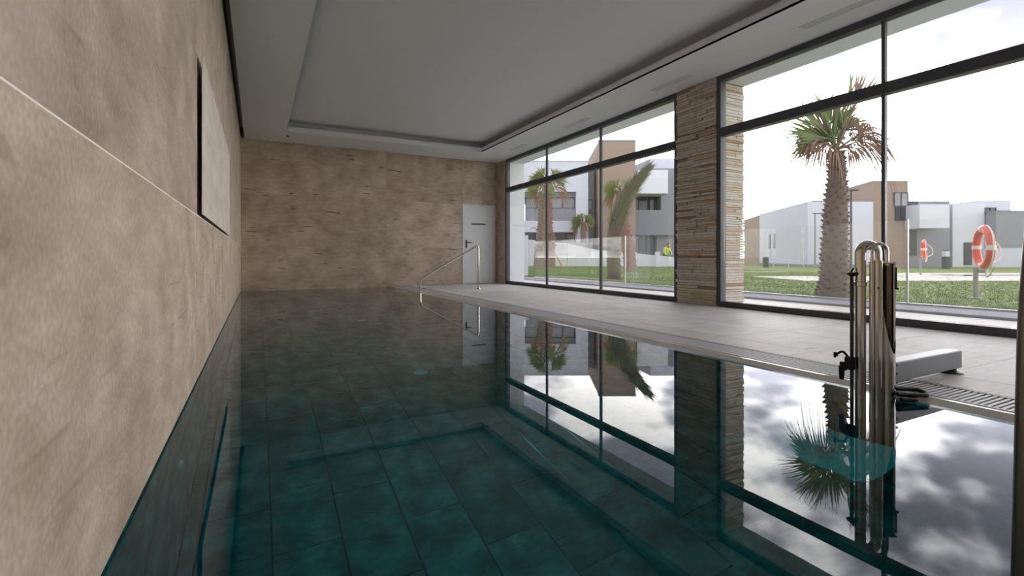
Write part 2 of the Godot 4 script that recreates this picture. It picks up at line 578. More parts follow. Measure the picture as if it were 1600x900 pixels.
func build_windows() -> void:
	var lo_y := 0.0
	var hi_y := CEIL_Y + 0.01
	var spec := [[-11.30, -5.47, [-9.335, -7.40], "far window wall of six panes in dark frames"], [-4.75, 1.30, [-2.72, -0.70], "near window wall of tall panes in dark frames by the pool lift"]]
	for n in 2:
		var s = spec[n]
		var a: float = s[0]
		var b: float = s[1]
		var w := top("window_%d" % (n + 1), s[3], "window", Vector3.ZERO, 0, "", "structure")
		var d0 := WIN_X
		var d1 := WIN_X + 0.11
		pbox(w, "sill", Vector3(d0, lo_y, a), Vector3(d1, lo_y + 0.075, b), "frame")
		pbox(w, "head", Vector3(d0, hi_y - 0.085, a), Vector3(d1, hi_y, b), "frame")
		pbox(w, "jamb", Vector3(d0, lo_y + 0.075, a), Vector3(d1, hi_y - 0.085, a + 0.065), "frame")
		pbox(w, "jamb", Vector3(d0, lo_y + 0.075, b - 0.065), Vector3(d1, hi_y - 0.085, b), "frame")
		pbox(w, "transom", Vector3(d0 - 0.005, 2.345, a + 0.065), Vector3(d1, 2.46, b - 0.065), "frame")
		var posts: Array = s[2]
		for z in posts:
			for y in [[lo_y + 0.075, 2.345], [2.46, hi_y - 0.085]]:
				pbox(w, "mullion", Vector3(d0 + 0.03, y[0], z - 0.017), Vector3(d1 - 0.03, y[1], z + 0.017), "frame", 0.002)
		var ends := [a + 0.065] + posts.map(func(z): return z) + [b - 0.065]
		for k in ends.size() - 1:
			for y in [[lo_y + 0.075, 2.345], [2.46, hi_y - 0.085]]:
				var gb := BoxMesh.new()
				gb.size = Vector3(0.012, y[1] - y[0], ends[k + 1] - ends[k] - 0.034)
				var o := part(w, "pane", gb, "glass")
				o.position = Vector3(d0 + 0.055, (y[0] + y[1]) / 2, (ends[k] + ends[k + 1]) / 2)


func build_pool() -> void:
	var p := top("pool_basin", "sunken indoor pool lined with dark slate tiles", "pool")
	var fy := WATER_Y - POOL_DEPTH
	var back := BACK_Z
	pbox(p, "shell", Vector3(LEFT_X - 0.02, fy - 0.3, back - 0.02), Vector3(POOL_X + 0.02, fy - 0.009, POOL_FRONT + 0.02), "pool_joint", 0.0)
	pbox(p, "shell_wall", Vector3(LEFT_X - 0.2, fy - 0.3, back - 0.2), Vector3(LEFT_X - 0.02, WATER_Y - 0.006, POOL_FRONT + 0.2), "pool_joint", 0.0)
	pbox(p, "shell_wall", Vector3(POOL_X + 0.02, fy - 0.3, back - 0.2), Vector3(POOL_X + 0.2, -0.125, POOL_FRONT + 0.02), "pool_joint", 0.0)
	pbox(p, "shell_wall", Vector3(LEFT_X - 0.02, fy - 0.3, back - 0.2), Vector3(POOL_X + 0.02, WATER_Y - 0.006, back - 0.02), "pool_joint", 0.0)
	pbox(p, "shell_wall", Vector3(LEFT_X - 0.02, fy - 0.3, POOL_FRONT + 0.02), Vector3(POOL_X + 0.02, -0.405, POOL_FRONT + 0.2), "pool_joint", 0.0)
	# floor tiles in half bond
	var tw := 0.302
	var tl := 0.652
	var x := 0.061 - tw * 2
	var c := 0
	while x < POOL_X:
		var z := -2.461 + (0.0 if c % 2 == 0 else tl / 2) + tl * 4
		while z > back:
			var lo := Vector3(maxf(x, LEFT_X) + 0.004, fy - 0.01, maxf(z - tl, back) + 0.003)
			var hi := Vector3(minf(x + tw, POOL_X) - 0.004, fy, minf(z, POOL_FRONT) - 0.003)
			if hi.x - lo.x > 0.02 and hi.z - lo.z > 0.02:
				part(p, "floor_tile", box_mesh(lo, hi, 0.0012, Vector2(rng.randf() * 2, rng.randf() * 2)), ["pool_tile", "pool_tile_b", "pool_tile_c"][rng.randi() % 3])
			z -= tl
		x += tw
		c += 1
	# wall tiles: two courses
	var yy := [fy, fy + 0.652, WATER_Y - 0.006]
	for j in 2:
		var z := POOL_FRONT
		while z > back + 0.01:
			var nz := maxf(z - 1.3, back)
			part(p, "wall_tile", box_mesh(Vector3(LEFT_X - 0.02, yy[j] + 0.001, nz + 0.001), Vector3(LEFT_X, yy[j + 1] - 0.001, z - 0.001), 0.001, Vector2(rng.randf() * 2, rng.randf() * 2)), "pool_tile_b")
			part(p, "wall_tile", box_mesh(Vector3(POOL_X, yy[j] + 0.001, nz + 0.001), Vector3(POOL_X + 0.02, yy[j + 1] - 0.001 - (0.03 if j == 1 else 0.0), z - 0.001), 0.001, Vector2(rng.randf() * 2, rng.randf() * 2)), "pool_tile_b")
			z = nz
		for e in [[back - 0.02, back], [POOL_FRONT, POOL_FRONT + 0.02]]:
			for k in 3:
				var w := (POOL_X - LEFT_X) / 3
				part(p, "wall_tile", box_mesh(Vector3(LEFT_X + k * w + 0.001, yy[j] + 0.001, e[0]), Vector3(LEFT_X + (k + 1) * w - 0.001, yy[j + 1] - 0.001, e[1]), 0.001, Vector2(rng.randf() * 2, rng.randf() * 2)), "pool_tile")
	# pale coping lip that slopes into the water
	var st := new_st()
	var prof := [Vector2(2.965, -0.006), Vector2(2.935, -0.006), Vector2(2.86, WATER_Y - 0.012), Vector2(2.845, WATER_Y - 0.035), Vector2(2.965, WATER_Y - 0.06)]
	for k in prof.size() - 1:
		var a: Vector2 = prof[k]
		var b: Vector2 = prof[k + 1]
		var e := b - a
		var n := Vector3(e.y, -e.x, 0).normalized()
		if n.dot(Vector3(-0.3, 0.7 if k < 3 else -1.0, 0)) < 0:
			n = -n
		quad(st, Vector3(a.x, a.y, back), Vector3(b.x, b.y, back), Vector3(b.x, b.y, POOL_FRONT), Vector3(a.x, a.y, POOL_FRONT), n)
	part(p, "coping", st.commit(), "coping")
	for s in [[1.31, -7.15], [1.31, -4.31]]:
		var li := new_st()
		lathe(li, [Vector2(0.0, 0.014), Vector2(0.035, 0.014), Vector2(0.06, 0.008), Vector2(0.064, 0.0)], 20)
		var o := part(p, "floor_inlet", li.commit(), "plastic_white")
		o.position = Vector3(s[0], fy, s[1])
	var wi := new_st()
	lathe(wi, [Vector2(0.0, 0.012), Vector2(0.03, 0.012), Vector2(0.042, 0.0)], 16, Vector3.ZERO, Basis(Vector3(0, 0, 1), -PI / 2))
	part(p, "wall_inlet", wi.commit(), "plastic_white").position = Vector3(LEFT_X, -0.62, -2.6)
	# overflow grating beside the coping
	var g := top("overflow_grating", "grey slatted overflow grating along the pool edge", "grating")
	pbox(g, "channel", Vector3(2.966, -0.12, back), Vector3(3.25, -0.045, POOL_FRONT + 0.6), "grate_dark", 0.0)
	pbox(g, "edge_rail", Vector3(2.966, -0.045, back), Vector3(2.982, -0.003, POOL_FRONT + 0.02), "grate", 0.0)
	pbox(g, "edge_rail", Vector3(3.232, -0.045, back), Vector3(3.25, -0.001, POOL_FRONT + 0.02), "grate", 0.0)
	var sm := box_mesh(Vector3(2.982, -0.022, -0.0075), Vector3(3.232, -0.003, 0.0075), 0.002)
	var rest := new_st()
	var z2 := POOL_FRONT - 0.4
	var made := 0
	while z2 > back + 0.02:
		if made < 290:
			part(g, "slat", sm, "grate").position = Vector3(0, 0, z2)
		else:
			cbox(rest, Vector3(2.982, -0.022, z2 - 0.0075), Vector3(3.232, -0.003, z2 + 0.0075), 0.002)
		made += 1
		z2 -= 0.025
	var ro := part(g, "slats", rest.commit(), "grate")
	ro.set_meta("kind", "stuff")
	# the water
	var wm := BoxMesh.new()
	wm.size = Vector3(POOL_X - LEFT_X + 0.01, POOL_DEPTH + 0.004, POOL_FRONT - back + 0.01)
	var w := top("pool_water", "still teal pool water mirroring the windows and sky", "water", Vector3.ZERO, 0, "", "stuff")
	part(w, "water_body", wm, "water").position = Vector3((POOL_X + LEFT_X) / 2, WATER_Y - (POOL_DEPTH + 0.004) / 2, (POOL_FRONT + back) / 2)


# ------------------------------------------------------------------ garden ground
func build_ground() -> void:
	var gr := top("lawn", "green mown lawn beyond the glass fence", "lawn", Vector3.ZERO, 0, "", "structure")
	var st := new_st()
	var xs := []
	var zs := []
	for k in 25:
		xs.append(8.12 + 500.0 * pow(k / 24.0, 2.5))
	for k in 41:
		zs.append(40.0 - 130.0 * k / 40.0 if k < 40 else -500.0)
	for i in 24:
		for j in 40:
			var q := []
			for e in [[0, 0], [1, 0], [1, 1], [0, 1]]:
				var x: float = xs[i + e[0]]
				var z: float = zs[j + e[1]]
				q.append(Vector3(x, lawn_y(x, z), z))
			quad(st, q[0], q[1], q[2], q[3], Vector3.UP)
	for j in 20:
		for i in 12:
			var q := []
			for e in [[0, 0], [1, 0], [1, 1], [0, 1]]:
				var x: float = lerpf(-500.0, 8.12, (i + e[0]) / 12.0)
				var z: float = lerpf(-16.2, -500.0, (j + e[1]) / 20.0)
				q.append(Vector3(x, lawn_y(x, z), z))
			quad(st, q[0], q[1], q[2], q[3], Vector3.UP)
	part(gr, "turf", st.commit(), "lawn")
	pbox(gr, "soil", Vector3(-70.0, -3.0, -90), Vector3(128, -2.0, 40), "kerb_stone", 0.0)
	# grass blades on the strip nearest the fence
	var bl := new_st()
	for k in 5:
		var a := TAU * k / 5.0 + 0.3
		var d := Vector3(cos(a), 0, sin(a))
		var s := Vector3(-d.z, 0, d.x) * 0.006
		bl.set_color(Color(0.9, 1.0, 0.8))
		tri(bl, d * 0.012 - s, d * 0.012 + s, d * (0.03 + 0.006 * k) + Vector3.UP * (0.045 + 0.008 * (k % 3)), Vector3.UP)
	var mm := MultiMesh.new()
	mm.transform_format = MultiMesh.TRANSFORM_3D
	mm.use_colors = true
	mm.mesh = bl.commit()
	mm.instance_count = 42000
	for k in mm.instance_count:
		var x := 8.2 + 14.0 * pow(rng.randf(), 1.5)
		var z := -1.0 - 22.0 * rng.randf()
		var sc := rng.randf_range(0.45, 0.85)
		mm.set_instance_transform(k, Transform3D(Basis(Vector3.UP, rng.randf() * TAU).scaled(Vector3.ONE * sc), Vector3(x, lawn_y(x, z) - 0.004, z)))
		var t := rng.randf()
		mm.set_instance_color(k, Color(0.13 + 0.12 * t, 0.21 + 0.13 * t, 0.045 + 0.05 * t))
	var mi := MultiMeshInstance3D.new()
	mi.name = "grass_blades"
	mi.multimesh = mm
	mi.material_override = M["grass_blade"]
	mi.set_meta("kind", "stuff")
	mi.set_meta("label", "short grass blades growing along the near edge of the lawn")
	mi.set_meta("category", "grass")
	add_child(mi)
	# terrace of pale slabs, then a grey kerb strip along the fence
	var te := top("terrace", "pale stone terrace strip outside the windows", "terrace", Vector3.ZERO, 0, "", "structure")
	var z := 3.0
	while z > -16.0:
		part(te, "slab", box_mesh(Vector3(OUT_X + 0.002, -0.14, z - 1.198), Vector3(7.36, -0.02, z), 0.002, Vector2(rng.randf(), rng.randf())), "terrace")
		z -= 1.2
	var ke := top("trim_1", "grey stone kerb under the glass fence", "kerb", Vector3.ZERO, 0, "", "structure")
	z = 3.0
	while z > -16.0:
		part(ke, "kerb_stone", box_mesh(Vector3(7.362, -0.3, z - 0.997), Vector3(8.13, 0.012, z), 0.006), "kerb_stone")
		z -= 1.0
	# pool terrace in the garden, turned like the houses
	var pt := top("garden_path", "pale paved pool surround crossing the lawn", "path", cam_ground(17.0, 16.6), YAW, "", "structure")
	pbox(pt, "paving", Vector3(-8.6, -0.1, -0.6), Vector3(18, 0.02, 2.6), "path_stone", 0.01)
	pbox(pt, "paving", Vector3(-1.5, -0.1, -4.0), Vector3(18, 0.02, -2.6), "path_stone", 0.01)
	pbox(pt, "paving", Vector3(-3.0, -0.1, -2.6), Vector3(-1.2, 0.02, -0.6), "path_stone", 0.01)
	pbox(pt, "paving", Vector3(-8.4, -0.1, -6.6), Vector3(-4.5, 0.02, -5.6), "path_stone", 0.01)
	var ow := top("outdoor_pool", "narrow outdoor pool set in the pale paving behind a life ring", "pool", cam_ground(17.0, 16.6), YAW)
	pbox(ow, "pool_surface", Vector3(-1.19, -0.09, -2.59), Vector3(18, 0.01, -0.61), "outdoor_water", 0.0)


func lawn_y(x: float, z: float) -> float:
	return 0.0 + 0.22 * smoothstep(12.0, 30.0, -z) * (1.0 - smoothstep(24.0, 34.0, x))


# A point of the garden given sideways and along the direction in which the hall's view runs.
func cam_ground(side: float, ahead: float, y := 0.0) -> Vector3:
	return Basis(Vector3.UP, YAW) * Vector3(side, y, -ahead)


# ------------------------------------------------------------------ houses
func hbox(h: Node3D, called: String, l0: float, l1: float, y0: float, y1: float, d0: float, d1: float, m: String) -> MeshInstance3D:
	return pbox(h, called, Vector3(l0, y0, -d1), Vector3(l1, y1, -d0), m, 0.01)


func hwindow(h: Node3D, l0: float, l1: float, y0: float, y1: float, d: float, nx: int, ny: int, glass := "dark_glass") -> void:
	var w := hbox(h, "window", l0, l1, y0, y1, d, d + 0.06, glass)
	var t := 0.05
	for k in nx + 1:
		var x := lerpf(l0, l1, float(k) / nx)
		pbox(w, "window_frame", Vector3(clampf(x - t / 2, l0, l1 - t), y0, -d), Vector3(clampf(x + t / 2, l0 + t, l1), y1, -d + 0.05), "frame_dark", 0.0)
	for k in ny + 1:
		var y := lerpf(y0, y1, float(k) / ny)
		pbox(w, "window_frame", Vector3(l0, clampf(y - t / 2, y0, y1 - t), -d), Vector3(l1, clampf(y + t / 2, y0 + t, y1), -d + 0.06), "frame_dark", 0.0)


func hprism(h: Node3D, called: String, poly: Array, y0: float, y1: float, m: String) -> void:
	var st := new_st()
	prism(st, poly.map(func(p): return Vector2(p.x, -p.y)), y0, y1)
	part(h, called, st.commit(), m)


func build_houses() -> void:
	# white house with a long recessed window, seen through the far window
	var a := top("house", "white two-storey house with long recessed windows behind the tall slim palm", "house", cam_ground(0, 33), YAW)
	hbox(a, "wall", -6.0, 0.86, 0, 7.1, 0, 8, "white_render")
	hbox(a, "wall", 4.3, 5.12, 0, 7.1, 0, 8, "white_render")
	hbox(a, "wall", 0.86, 4.3, 5.07, 7.1, 0, 8, "white_render")
	hbox(a, "wall", 0.86, 4.3, 2.36, 3.13, 0, 8, "white_render")
	hbox(a, "wall", 0.86, 4.3, 0, 1.0, 0, 8, "white_render")
	hbox(a, "roof_edge", -6.05, 5.17, 7.1, 7.2, -0.05, 8, "white_render_b")
	hbox(a, "blind_box", 0.86, 4.3, 4.75, 5.07, 0.35, 0.6, "grey_render")
	hwindow(a, 0.9, 4.28, 4.0, 4.75, 0.5, 4, 1, "blind")
	hbox(a, "balustrade", 0.88, 4.28, 3.13, 3.98, 0.2, 0.25, "grey_render")
	hwindow(a, 0.9, 4.28, 1.0, 2.36, 0.4, 3, 1)
	hbox(a, "recess_wall", 5.12, 5.66, 0, 6.9, 0.8, 6, "grey_render")
	hwindow(a, 5.2, 5.52, 3.9, 4.65, 0.73, 1, 1, "blind")
	hwindow(a, 5.2, 5.52, 3.0, 3.75, 0.73, 1, 1, "blind")
	# brown tower
	var b := top("house_tower", "plain brown rendered house tower between white and grey houses", "house", cam_ground(6.95, 32.4), YAW)
	hprism(b, "wall", [Vector2(-1.25, 0), Vector2(1.2, 0), Vector2(1.2, 6), Vector2(-1.0, 6)], 0, 8.3, "brown_render")
	hbox(b, "roof_edge", -1.25, 1.22, 8.3, 8.42, -0.03, 0.3, "grey_render")
	# grey and white house
	var c := top("house", "grey house with a jutting white balcony box next to the brown tower", "house", cam_ground(8.3, 34), YAW)
	hbox(c, "wall", 0, 4.6, 2.2, 3.95, 0, 7, "grey_render")
	hbox(c, "wall", 2.0, 4.6, 3.95, 5.1, 0, 7, "grey_render")
	hbox(c, "wall", 0, 4.6, 5.1, 6.5, 0.4, 7, "grey_render")
	hbox(c, "wall", 1.75, 4.6, 0, 2.2, 0.2, 7, "grey_render")
	hbox(c, "inner_wall", 0, 2.0, 3.95, 5.1, 1.2, 7, "grey_render")
	hprism(c, "roof", [Vector2(0.75, 6), Vector2(1.6, 1.2), Vector2(4.8, 1.2), Vector2(4.8, 7)], 7.0, 7.75, "white_render")
	hbox(c, "balcony", 0.0, 2.08, 4.92, 6.5, -1.3, 0.4, "white_render_b")
	hbox(c, "soffit", 0.9, 4.6, 6.5, 7.0, 0.9, 7, "grey_render")
	hwindow(c, 0.05, 1.35, 3.97, 5.0, 0.9, 2, 1)
	hwindow(c, 1.45, 1.95, 3.97, 5.0, 0.9, 1, 1)
	hwindow(c, 0.05, 1.7, 0.5, 2.18, 0.5, 3, 1)
	hbox(c, "canopy", 1.3, 2.3, 2.12, 2.22, -0.5, 0.2, "frame_dark")
	# long white house seen through the near window
	var d := top("house", "long white house whose side runs away behind the thick palm", "house", cam_ground(19.85, 33), YAW)
	hprism(d, "wall", [Vector2(0, 0), Vector2(4.4, 0), Vector2(4.4, 9.7), Vector2(1.65, 9.7)], 0, 4.42, "white_render")
	hprism(d, "annex_wall", [Vector2(1.65, 9.72), Vector2(4.4, 9.72), Vector2(5.0, 15), Vector2(3.05, 15.5)], 0, 4.35, "brown_render")
	hprism(d, "roof_room", [Vector2(2.8, 4), Vector2(4.38, 4), Vector2(4.38, 8), Vector2(3.3, 8)], 4.42, 4.95, "brown_render")
	hprism(d, "plinth", [Vector2(-0.15, -0.15), Vector2(4.4, -0.15), Vector2(4.4, 0.1), Vector2(0.1, 0.1), Vector2(1.75, 9.7), Vector2(1.45, 9.7)], 0, 0.2, "grey_render")
	var turn := atan2(1.65, 9.7)
	for s in [0.737, 0.632]:
		var st := new_st()
		cbox(st, Vector3(-0.06, 1.4, -0.19), Vector3(0.03, 2.55, 0.19), 0.01, Basis(Vector3.UP, -turn), Vector3(1.65 * s, 0, -9.7 * s))
		part(d, "window", st.commit(), "blind")
	# brown tower, grey block and white balcony
	var e := top("house", "brown house tower with corner window and white balcony on grey block", "house", cam_ground(24.3, 33.15), YAW)
	hprism(e, "wall", [Vector2(0.05, 0), Vector2(2.4, 0), Vector2(3.2, 4), Vector2(0.8, 4)], 0, 5.75, "brown_render")
	hprism(e, "roof_edge", [Vector2(0.02, -0.03), Vector2(2.43, -0.03), Vector2(3.22, 4), Vector2(0.78, 4)], 5.75, 5.85, "grey_render")
	hwindow(e, 1.4, 2.38, 4.1, 5.05, -0.06, 2, 1, "blind")
	hwindow(e, 1.5, 2.3, 3.15, 4.1, -0.06, 2, 1)
	hbox(e, "wall", 2.42, 5.5, 0, 4.5, 0.3, 5, "grey_render")
	hbox(e, "roof_room", 2.6, 3.7, 4.5, 5.25, 2.0, 4.0, "white_render")
	hwindow(e, 2.6, 3.25, 4.12, 4.45, 0.24, 1, 1)
	hbox(e, "balcony", 2.2, 4.15, 2.57, 4.12, -1.2, 0.3, "white_render_b")
	hbox(e, "doorway", 2.55, 3.2, 0.8, 2.5, 0.22, 0.3, "frame_dark")
	var an := new_st()
	tube(an, [Vector3(2.4, 5.8, -2), Vector3(2.4, 6.45, -2)], 0.025, 6)
	tube(an, [Vector3(2.3, 6.35, -2), Vector3(3.1, 6.5, -2)], 0.02, 6)
	for k in 5:
		tube(an, [Vector3(2.5 + 0.13 * k, 6.30 + 0.03 * k, -2), Vector3(2.5 + 0.13 * k, 6.48 + 0.03 * k, -2)], 0.012, 5)
	part(e, "antenna", an.commit(), "post_grey")
	var an2 := new_st()
	tube(an2, [Vector3(4.3, 4.5, -2), Vector3(4.3, 5.0, -2)], 0.03, 6)
	tube(an2, [Vector3(4.05, 4.92, -2), Vector3(4.5, 4.92, -2)], 0.03, 6)
	part(e, "vent_pipe", an2.commit(), "post_grey")
	# white house behind the life ring and the grey block right of it
	var f := top("house", "white flat-roofed house with a narrow dark door behind the life rings", "house", cam_ground(30.3, 33.8), YAW)
	hbox(f, "wall", 0, 2.2, 0, 4.35, 0, 5, "white_render_b")
	hprism(f, "wall", [Vector2(2.0, 0.1), Vector2(4.1, 0.1), Vector2(4.1, 5), Vector2(1.6, 5)], 0, 4.62, "white_render")
	hbox(f, "doorway", 0.75, 1.3, 0.15, 1.7, -0.05, 0.02, "frame_dark")
	hwindow(f, 2.2, 3.0, 3.8, 4.1, 0.03, 2, 1)
	var g := top("house", "low grey house block at the end of the row past the white house", "house", cam_ground(32.2, 33.0), YAW)
	hbox(g, "wall", 0.3, 9.0, 1.3, 3.75, 0, 0.7, "grey_render")
	hbox(g, "plinth", 0.0, 9.0, 0, 1.3, -0.05, 0.7, "white_render")
	hbox(g, "roof_edge", 0.28, 9.0, 3.75, 3.83, -0.03, 0.7, "grey_render")
	# garden wall in front of the white house
	var gw := top("garden_wall", "low white garden wall with stepped top in front of the houses", "wall", cam_ground(0.98, 29.0), YAW)
	hbox(gw, "wall_panel", -4.0, 0.0, 0, 1.75, 0, 0.25, "white_render_b")
	hprism_top(gw, 0.01, 2.26, 1.72, 1.5)
	hprism_top(gw, 2.28, 4.1, 1.5, 1.1)
	hprism_top(gw, 4.12, 6.4, 1.1, 0.95)
	hprism_top(gw, 6.42, 10.5, 0.9, 0.5)
	var gc := top("rear_terrace", "raised grey terrace edge between garden wall and houses", "terrace", cam_ground(0.98, 30.5), YAW)
	hbox(gc, "edge_wall", -3.0, 4.0, 0, 1.6, 0, 0.3, "grey_render")


func hprism_top(h: Node3D, l0: float, l1: float, y0: float, y1: float) -> void:
	var st := new_st()
	var n := Vector3(y0 - y1, l1 - l0, 0).normalized()
	for z in [[0.0, Vector3.BACK], [-0.25, Vector3.FORWARD]]:
		quad(st, Vector3(l0, 0, z[0]), Vector3(l1, 0, z[0]), Vector3(l1, y1, z[0]), Vector3(l0, y0, z[0]), z[1])
	quad(st, Vector3(l0, y0, 0), Vector3(l1, y1, 0), Vector3(l1, y1, -0.25), Vector3(l0, y0, -0.25), n)
	quad(st, Vector3(l0, 0, 0), Vector3(l0, y0, 0), Vector3(l0, y0, -0.25), Vector3(l0, 0, -0.25), Vector3.LEFT)
	quad(st, Vector3(l1, 0, 0), Vector3(l1, y1, 0), Vector3(l1, y1, -0.25), Vector3(l1, 0, -0.25), Vector3.RIGHT)
	part(h, "wall_panel", st.commit(), "white_render_b")


# ------------------------------------------------------------------ stone pillar
func build_pillar() -> void:
	var cols := [Color8(226, 213, 194), Color8(220, 205, 183), Color8(232, 223, 208), Color8(212, 193, 169), Color8(224, 219, 211), Color8(236, 231, 221), Color8(180, 153, 128)]
	var grain := stone_tex(256, 701, Color8(205, 203, 200), Color8(255, 255, 255), Color8(180, 172, 160), 0.4, 0.03, 4, Vector3(0.6, 0.8, 0.5))
	for k in cols.size():
		var m := tmat("ledge_%d" % k, grain, 1.3, 0.85, true, cols[k])
		m.uv1_scale = Vector3(2.0, 6.0, 2.0)
	mat("ledge_core", Color8(212, 198, 178), 0.95)
	var p := top("stone_pillar", "pillar clad in stacked beige ledge stones between the two window walls", "pillar")
	var za := -5.47
	var zb := -4.75
	pbox(p, "core", Vector3(WIN_X + 0.02, 0, za), Vector3(OUT_X - 0.03, CEIL_Y - 0.001, zb - 0.03), "ledge_core", 0.0)
	var y := 0.0
	while y < CEIL_Y - 0.01:
		var h := minf(rng.randf_range(0.030, 0.046), CEIL_Y - 0.002 - y)
		var z := za
		while z < zb - 0.001:
			var l := rng.randf_range(0.2, 0.5)
			if zb - z - l < 0.1:
				l = zb - z
			var pr := 0.002 + 0.04 * pow(rng.randf(), 1.5)
			part(p, "stone", box_mesh(Vector3(WIN_X + 0.0 - pr, y + 0.001, z + 0.001), Vector3(WIN_X + 0.035, y + h - 0.002, minf(z + l, zb) - 0.001), 0.004), pick(cols.size()))
			z += l
		var x := WIN_X + 0.115
		while x < OUT_X - 0.001:
			var l := rng.randf_range(0.26, 0.56)
			if OUT_X - x - l < 0.1:
				l = OUT_X - x
			var pr := rng.randf_range(0.0, 0.02)
			part(p, "stone", box_mesh(Vector3(x + 0.001, y + 0.001, zb - 0.04), Vector3(x + l - 0.001, y + h - 0.002, zb + pr - 0.004), 0.004), pick(cols.size()))
			x += l
		y += h


func pick(n: int) -> String:
	var r := rng.randf()
	return "ledge_%d" % (6 if r > 0.93 else int(r / 0.93 * (n - 1)))


# ------------------------------------------------------------------ door, wall panel, vents
func build_door() -> void:
	var d := top("door_1", "plain white door with black lever handle in the end wall", "door", Vector3(5.12, 0, BACK_Z), 0, "", "structure")
	pbox(d, "leaf", Vector3(-0.41, 0.008, -0.03), Vector3(0.41, 2.0, 0.012), "door_paint")
	pbox(d, "frame", Vector3(-0.46, 0, -0.03), Vector3(-0.413, 2.04, 0.018), "door_paint")
	pbox(d, "frame", Vector3(0.413, 0, -0.03), Vector3(0.46, 2.04, 0.018), "door_paint")
	pbox(d, "frame", Vector3(-0.413, 2.003, -0.03), Vector3(0.413, 2.04, 0.018), "door_paint")
	pbox(d, "name_plate", Vector3(-0.21, 1.52, 0.012), Vector3(0.19, 1.56, 0.016), "sign_grey", 0.001)
	var h := new_st()
	cbox(h, Vector3(-0.375, 0.92, 0.012), Vector3(-0.335, 1.12, 0.022), 0.004)
	tube(h, rounded([Vector3(-0.355, 1.06, 0.02), Vector3(-0.355, 1.06, 0.07), Vector3(-0.23, 1.055, 0.07)], 0.015), 0.011, 10)
	part(d, "handle", h.commit(), "black")


func build_wall_panel() -> void:
	var w := top("wall_panel", "flat pale stone panel standing off the left wall with a narrow dark gap", "panel")
	for z in [-6.1, -4.9, -3.7]:
		pbox(w, "spacer", Vector3(LEFT_X, 1.25, z - 0.06), Vector3(LEFT_X + 0.022, 1.6, z + 0.06), "grout_stone", 0.0)
	part(w, "face", box_mesh(Vector3(LEFT_X + 0.022, 0.928, -6.47), Vector3(LEFT_X + 0.027, 1.85, -3.325), 0.001, Vector2(1.3, 2.2)), "slab_pale")


func build_vents() -> void:
	var v0: Node3D = null
	var told := ["slim white slotted ceiling vent above the near window wall", "slim white slotted ceiling vent in line with the stone pillar", "slim white slotted ceiling vent above the middle of the far window wall", "slim white slotted ceiling vent closest to the white door"]
	var nth := 0
	for z in [-2.95, -5.22, -7.55, -9.85]:
		if v0 == null:
			v0 = top("air_vent", told[0], "vent", Vector3.ZERO, 0, "ceiling air vents")
			pbox(v0, "frame", Vector3(-0.055, -0.008, -0.36), Vector3(-0.042, 0.001, 0.36), "ceiling_paint", 0.001)
			pbox(v0, "frame", Vector3(0.042, -0.008, -0.36), Vector3(0.055, 0.001, 0.36), "ceiling_paint", 0.001)
			pbox(v0, "frame", Vector3(-0.042, -0.008, -0.36), Vector3(0.042, 0.001, -0.347), "ceiling_paint", 0.001)
			pbox(v0, "frame", Vector3(-0.042, -0.008, 0.347), Vector3(0.042, 0.001, 0.36), "ceiling_paint", 0.001)
			pbox(v0, "backing", Vector3(-0.042, -0.001, -0.347), Vector3(0.042, 0.0005, 0.347), "sign_grey", 0.0)
			for k in 4:
				pbox(v0, "slat", Vector3(-0.036 + 0.02 * k, -0.007, -0.347), Vector3(-0.025 + 0.02 * k, -0.001, 0.347), "ceiling_paint", 0.001)
			v0.position = Vector3(5.28, CEIL_Y, z)
		else:
			copy_of(v0, "air_vent", told[nth]).position = Vector3(5.28, CEIL_Y, z)
		nth += 1
	var s := top("ceiling_sensor", "tiny dark round sensor on the ceiling band near the left corner", "sensor", Vector3(0.56, CEIL_Y, -11.1))
	var st := new_st()
	lathe(st, [Vector2(0.0, -0.02), Vector2(0.02, -0.018), Vector2(0.03, -0.006), Vector2(0.034, 0.0)], 14)
	part(s, "cap", st.commit(), "sign_grey")


# ------------------------------------------------------------------ rails
func build_handrails() -> void:
	var h := top("pool_handrail", "bent stainless handrail sloping from the deck into the water near the white door", "handrail", Vector3(0, 0, -9.68))
	var st := new_st()
	tube(st, rounded([Vector3(4.21, 0.0, 0), Vector3(4.21, 0.94, 0), Vector3(2.93, 0.23, 0), Vector3(2.93, -0.45, 0)], 0.09, 8), 0.021, 14)
	part(h, "rail", st.commit(), "steel")
	var fl := new_st()
	lathe(fl, [Vector2(0.02, 0.03), Vector2(0.045, 0.012), Vector2(0.05, 0.0)], 18)
	part(h, "flange", fl.commit(), "steel").position = Vector3(4.21, 0, 0)
	var g := top("near_handrail", "dark upright steel handrail post at the near corner of the pool", "handrail", Vector3(1.33, 0, -0.30))
	var s2 := new_st()
	tube(s2, rounded([Vector3(0.066, -0.5, -0.12), Vector3(0.134, 0.6, -0.12), Vector3(0.16, 0.98, -0.10), Vector3(0.16, 0.98, 0.5), Vector3(0.16, 0.0, 0.55)], 0.12, 8), 0.021, 14)
	part(g, "rail", s2.commit(), "steel_dark")
	var f2 := new_st()
	lathe(f2, [Vector2(0.02, 0.03), Vector2(0.045, 0.012), Vector2(0.05, 0.0)], 18)
	part(g, "flange", f2.commit(), "steel_dark").position = Vector3(0.16, 0, 0.55)


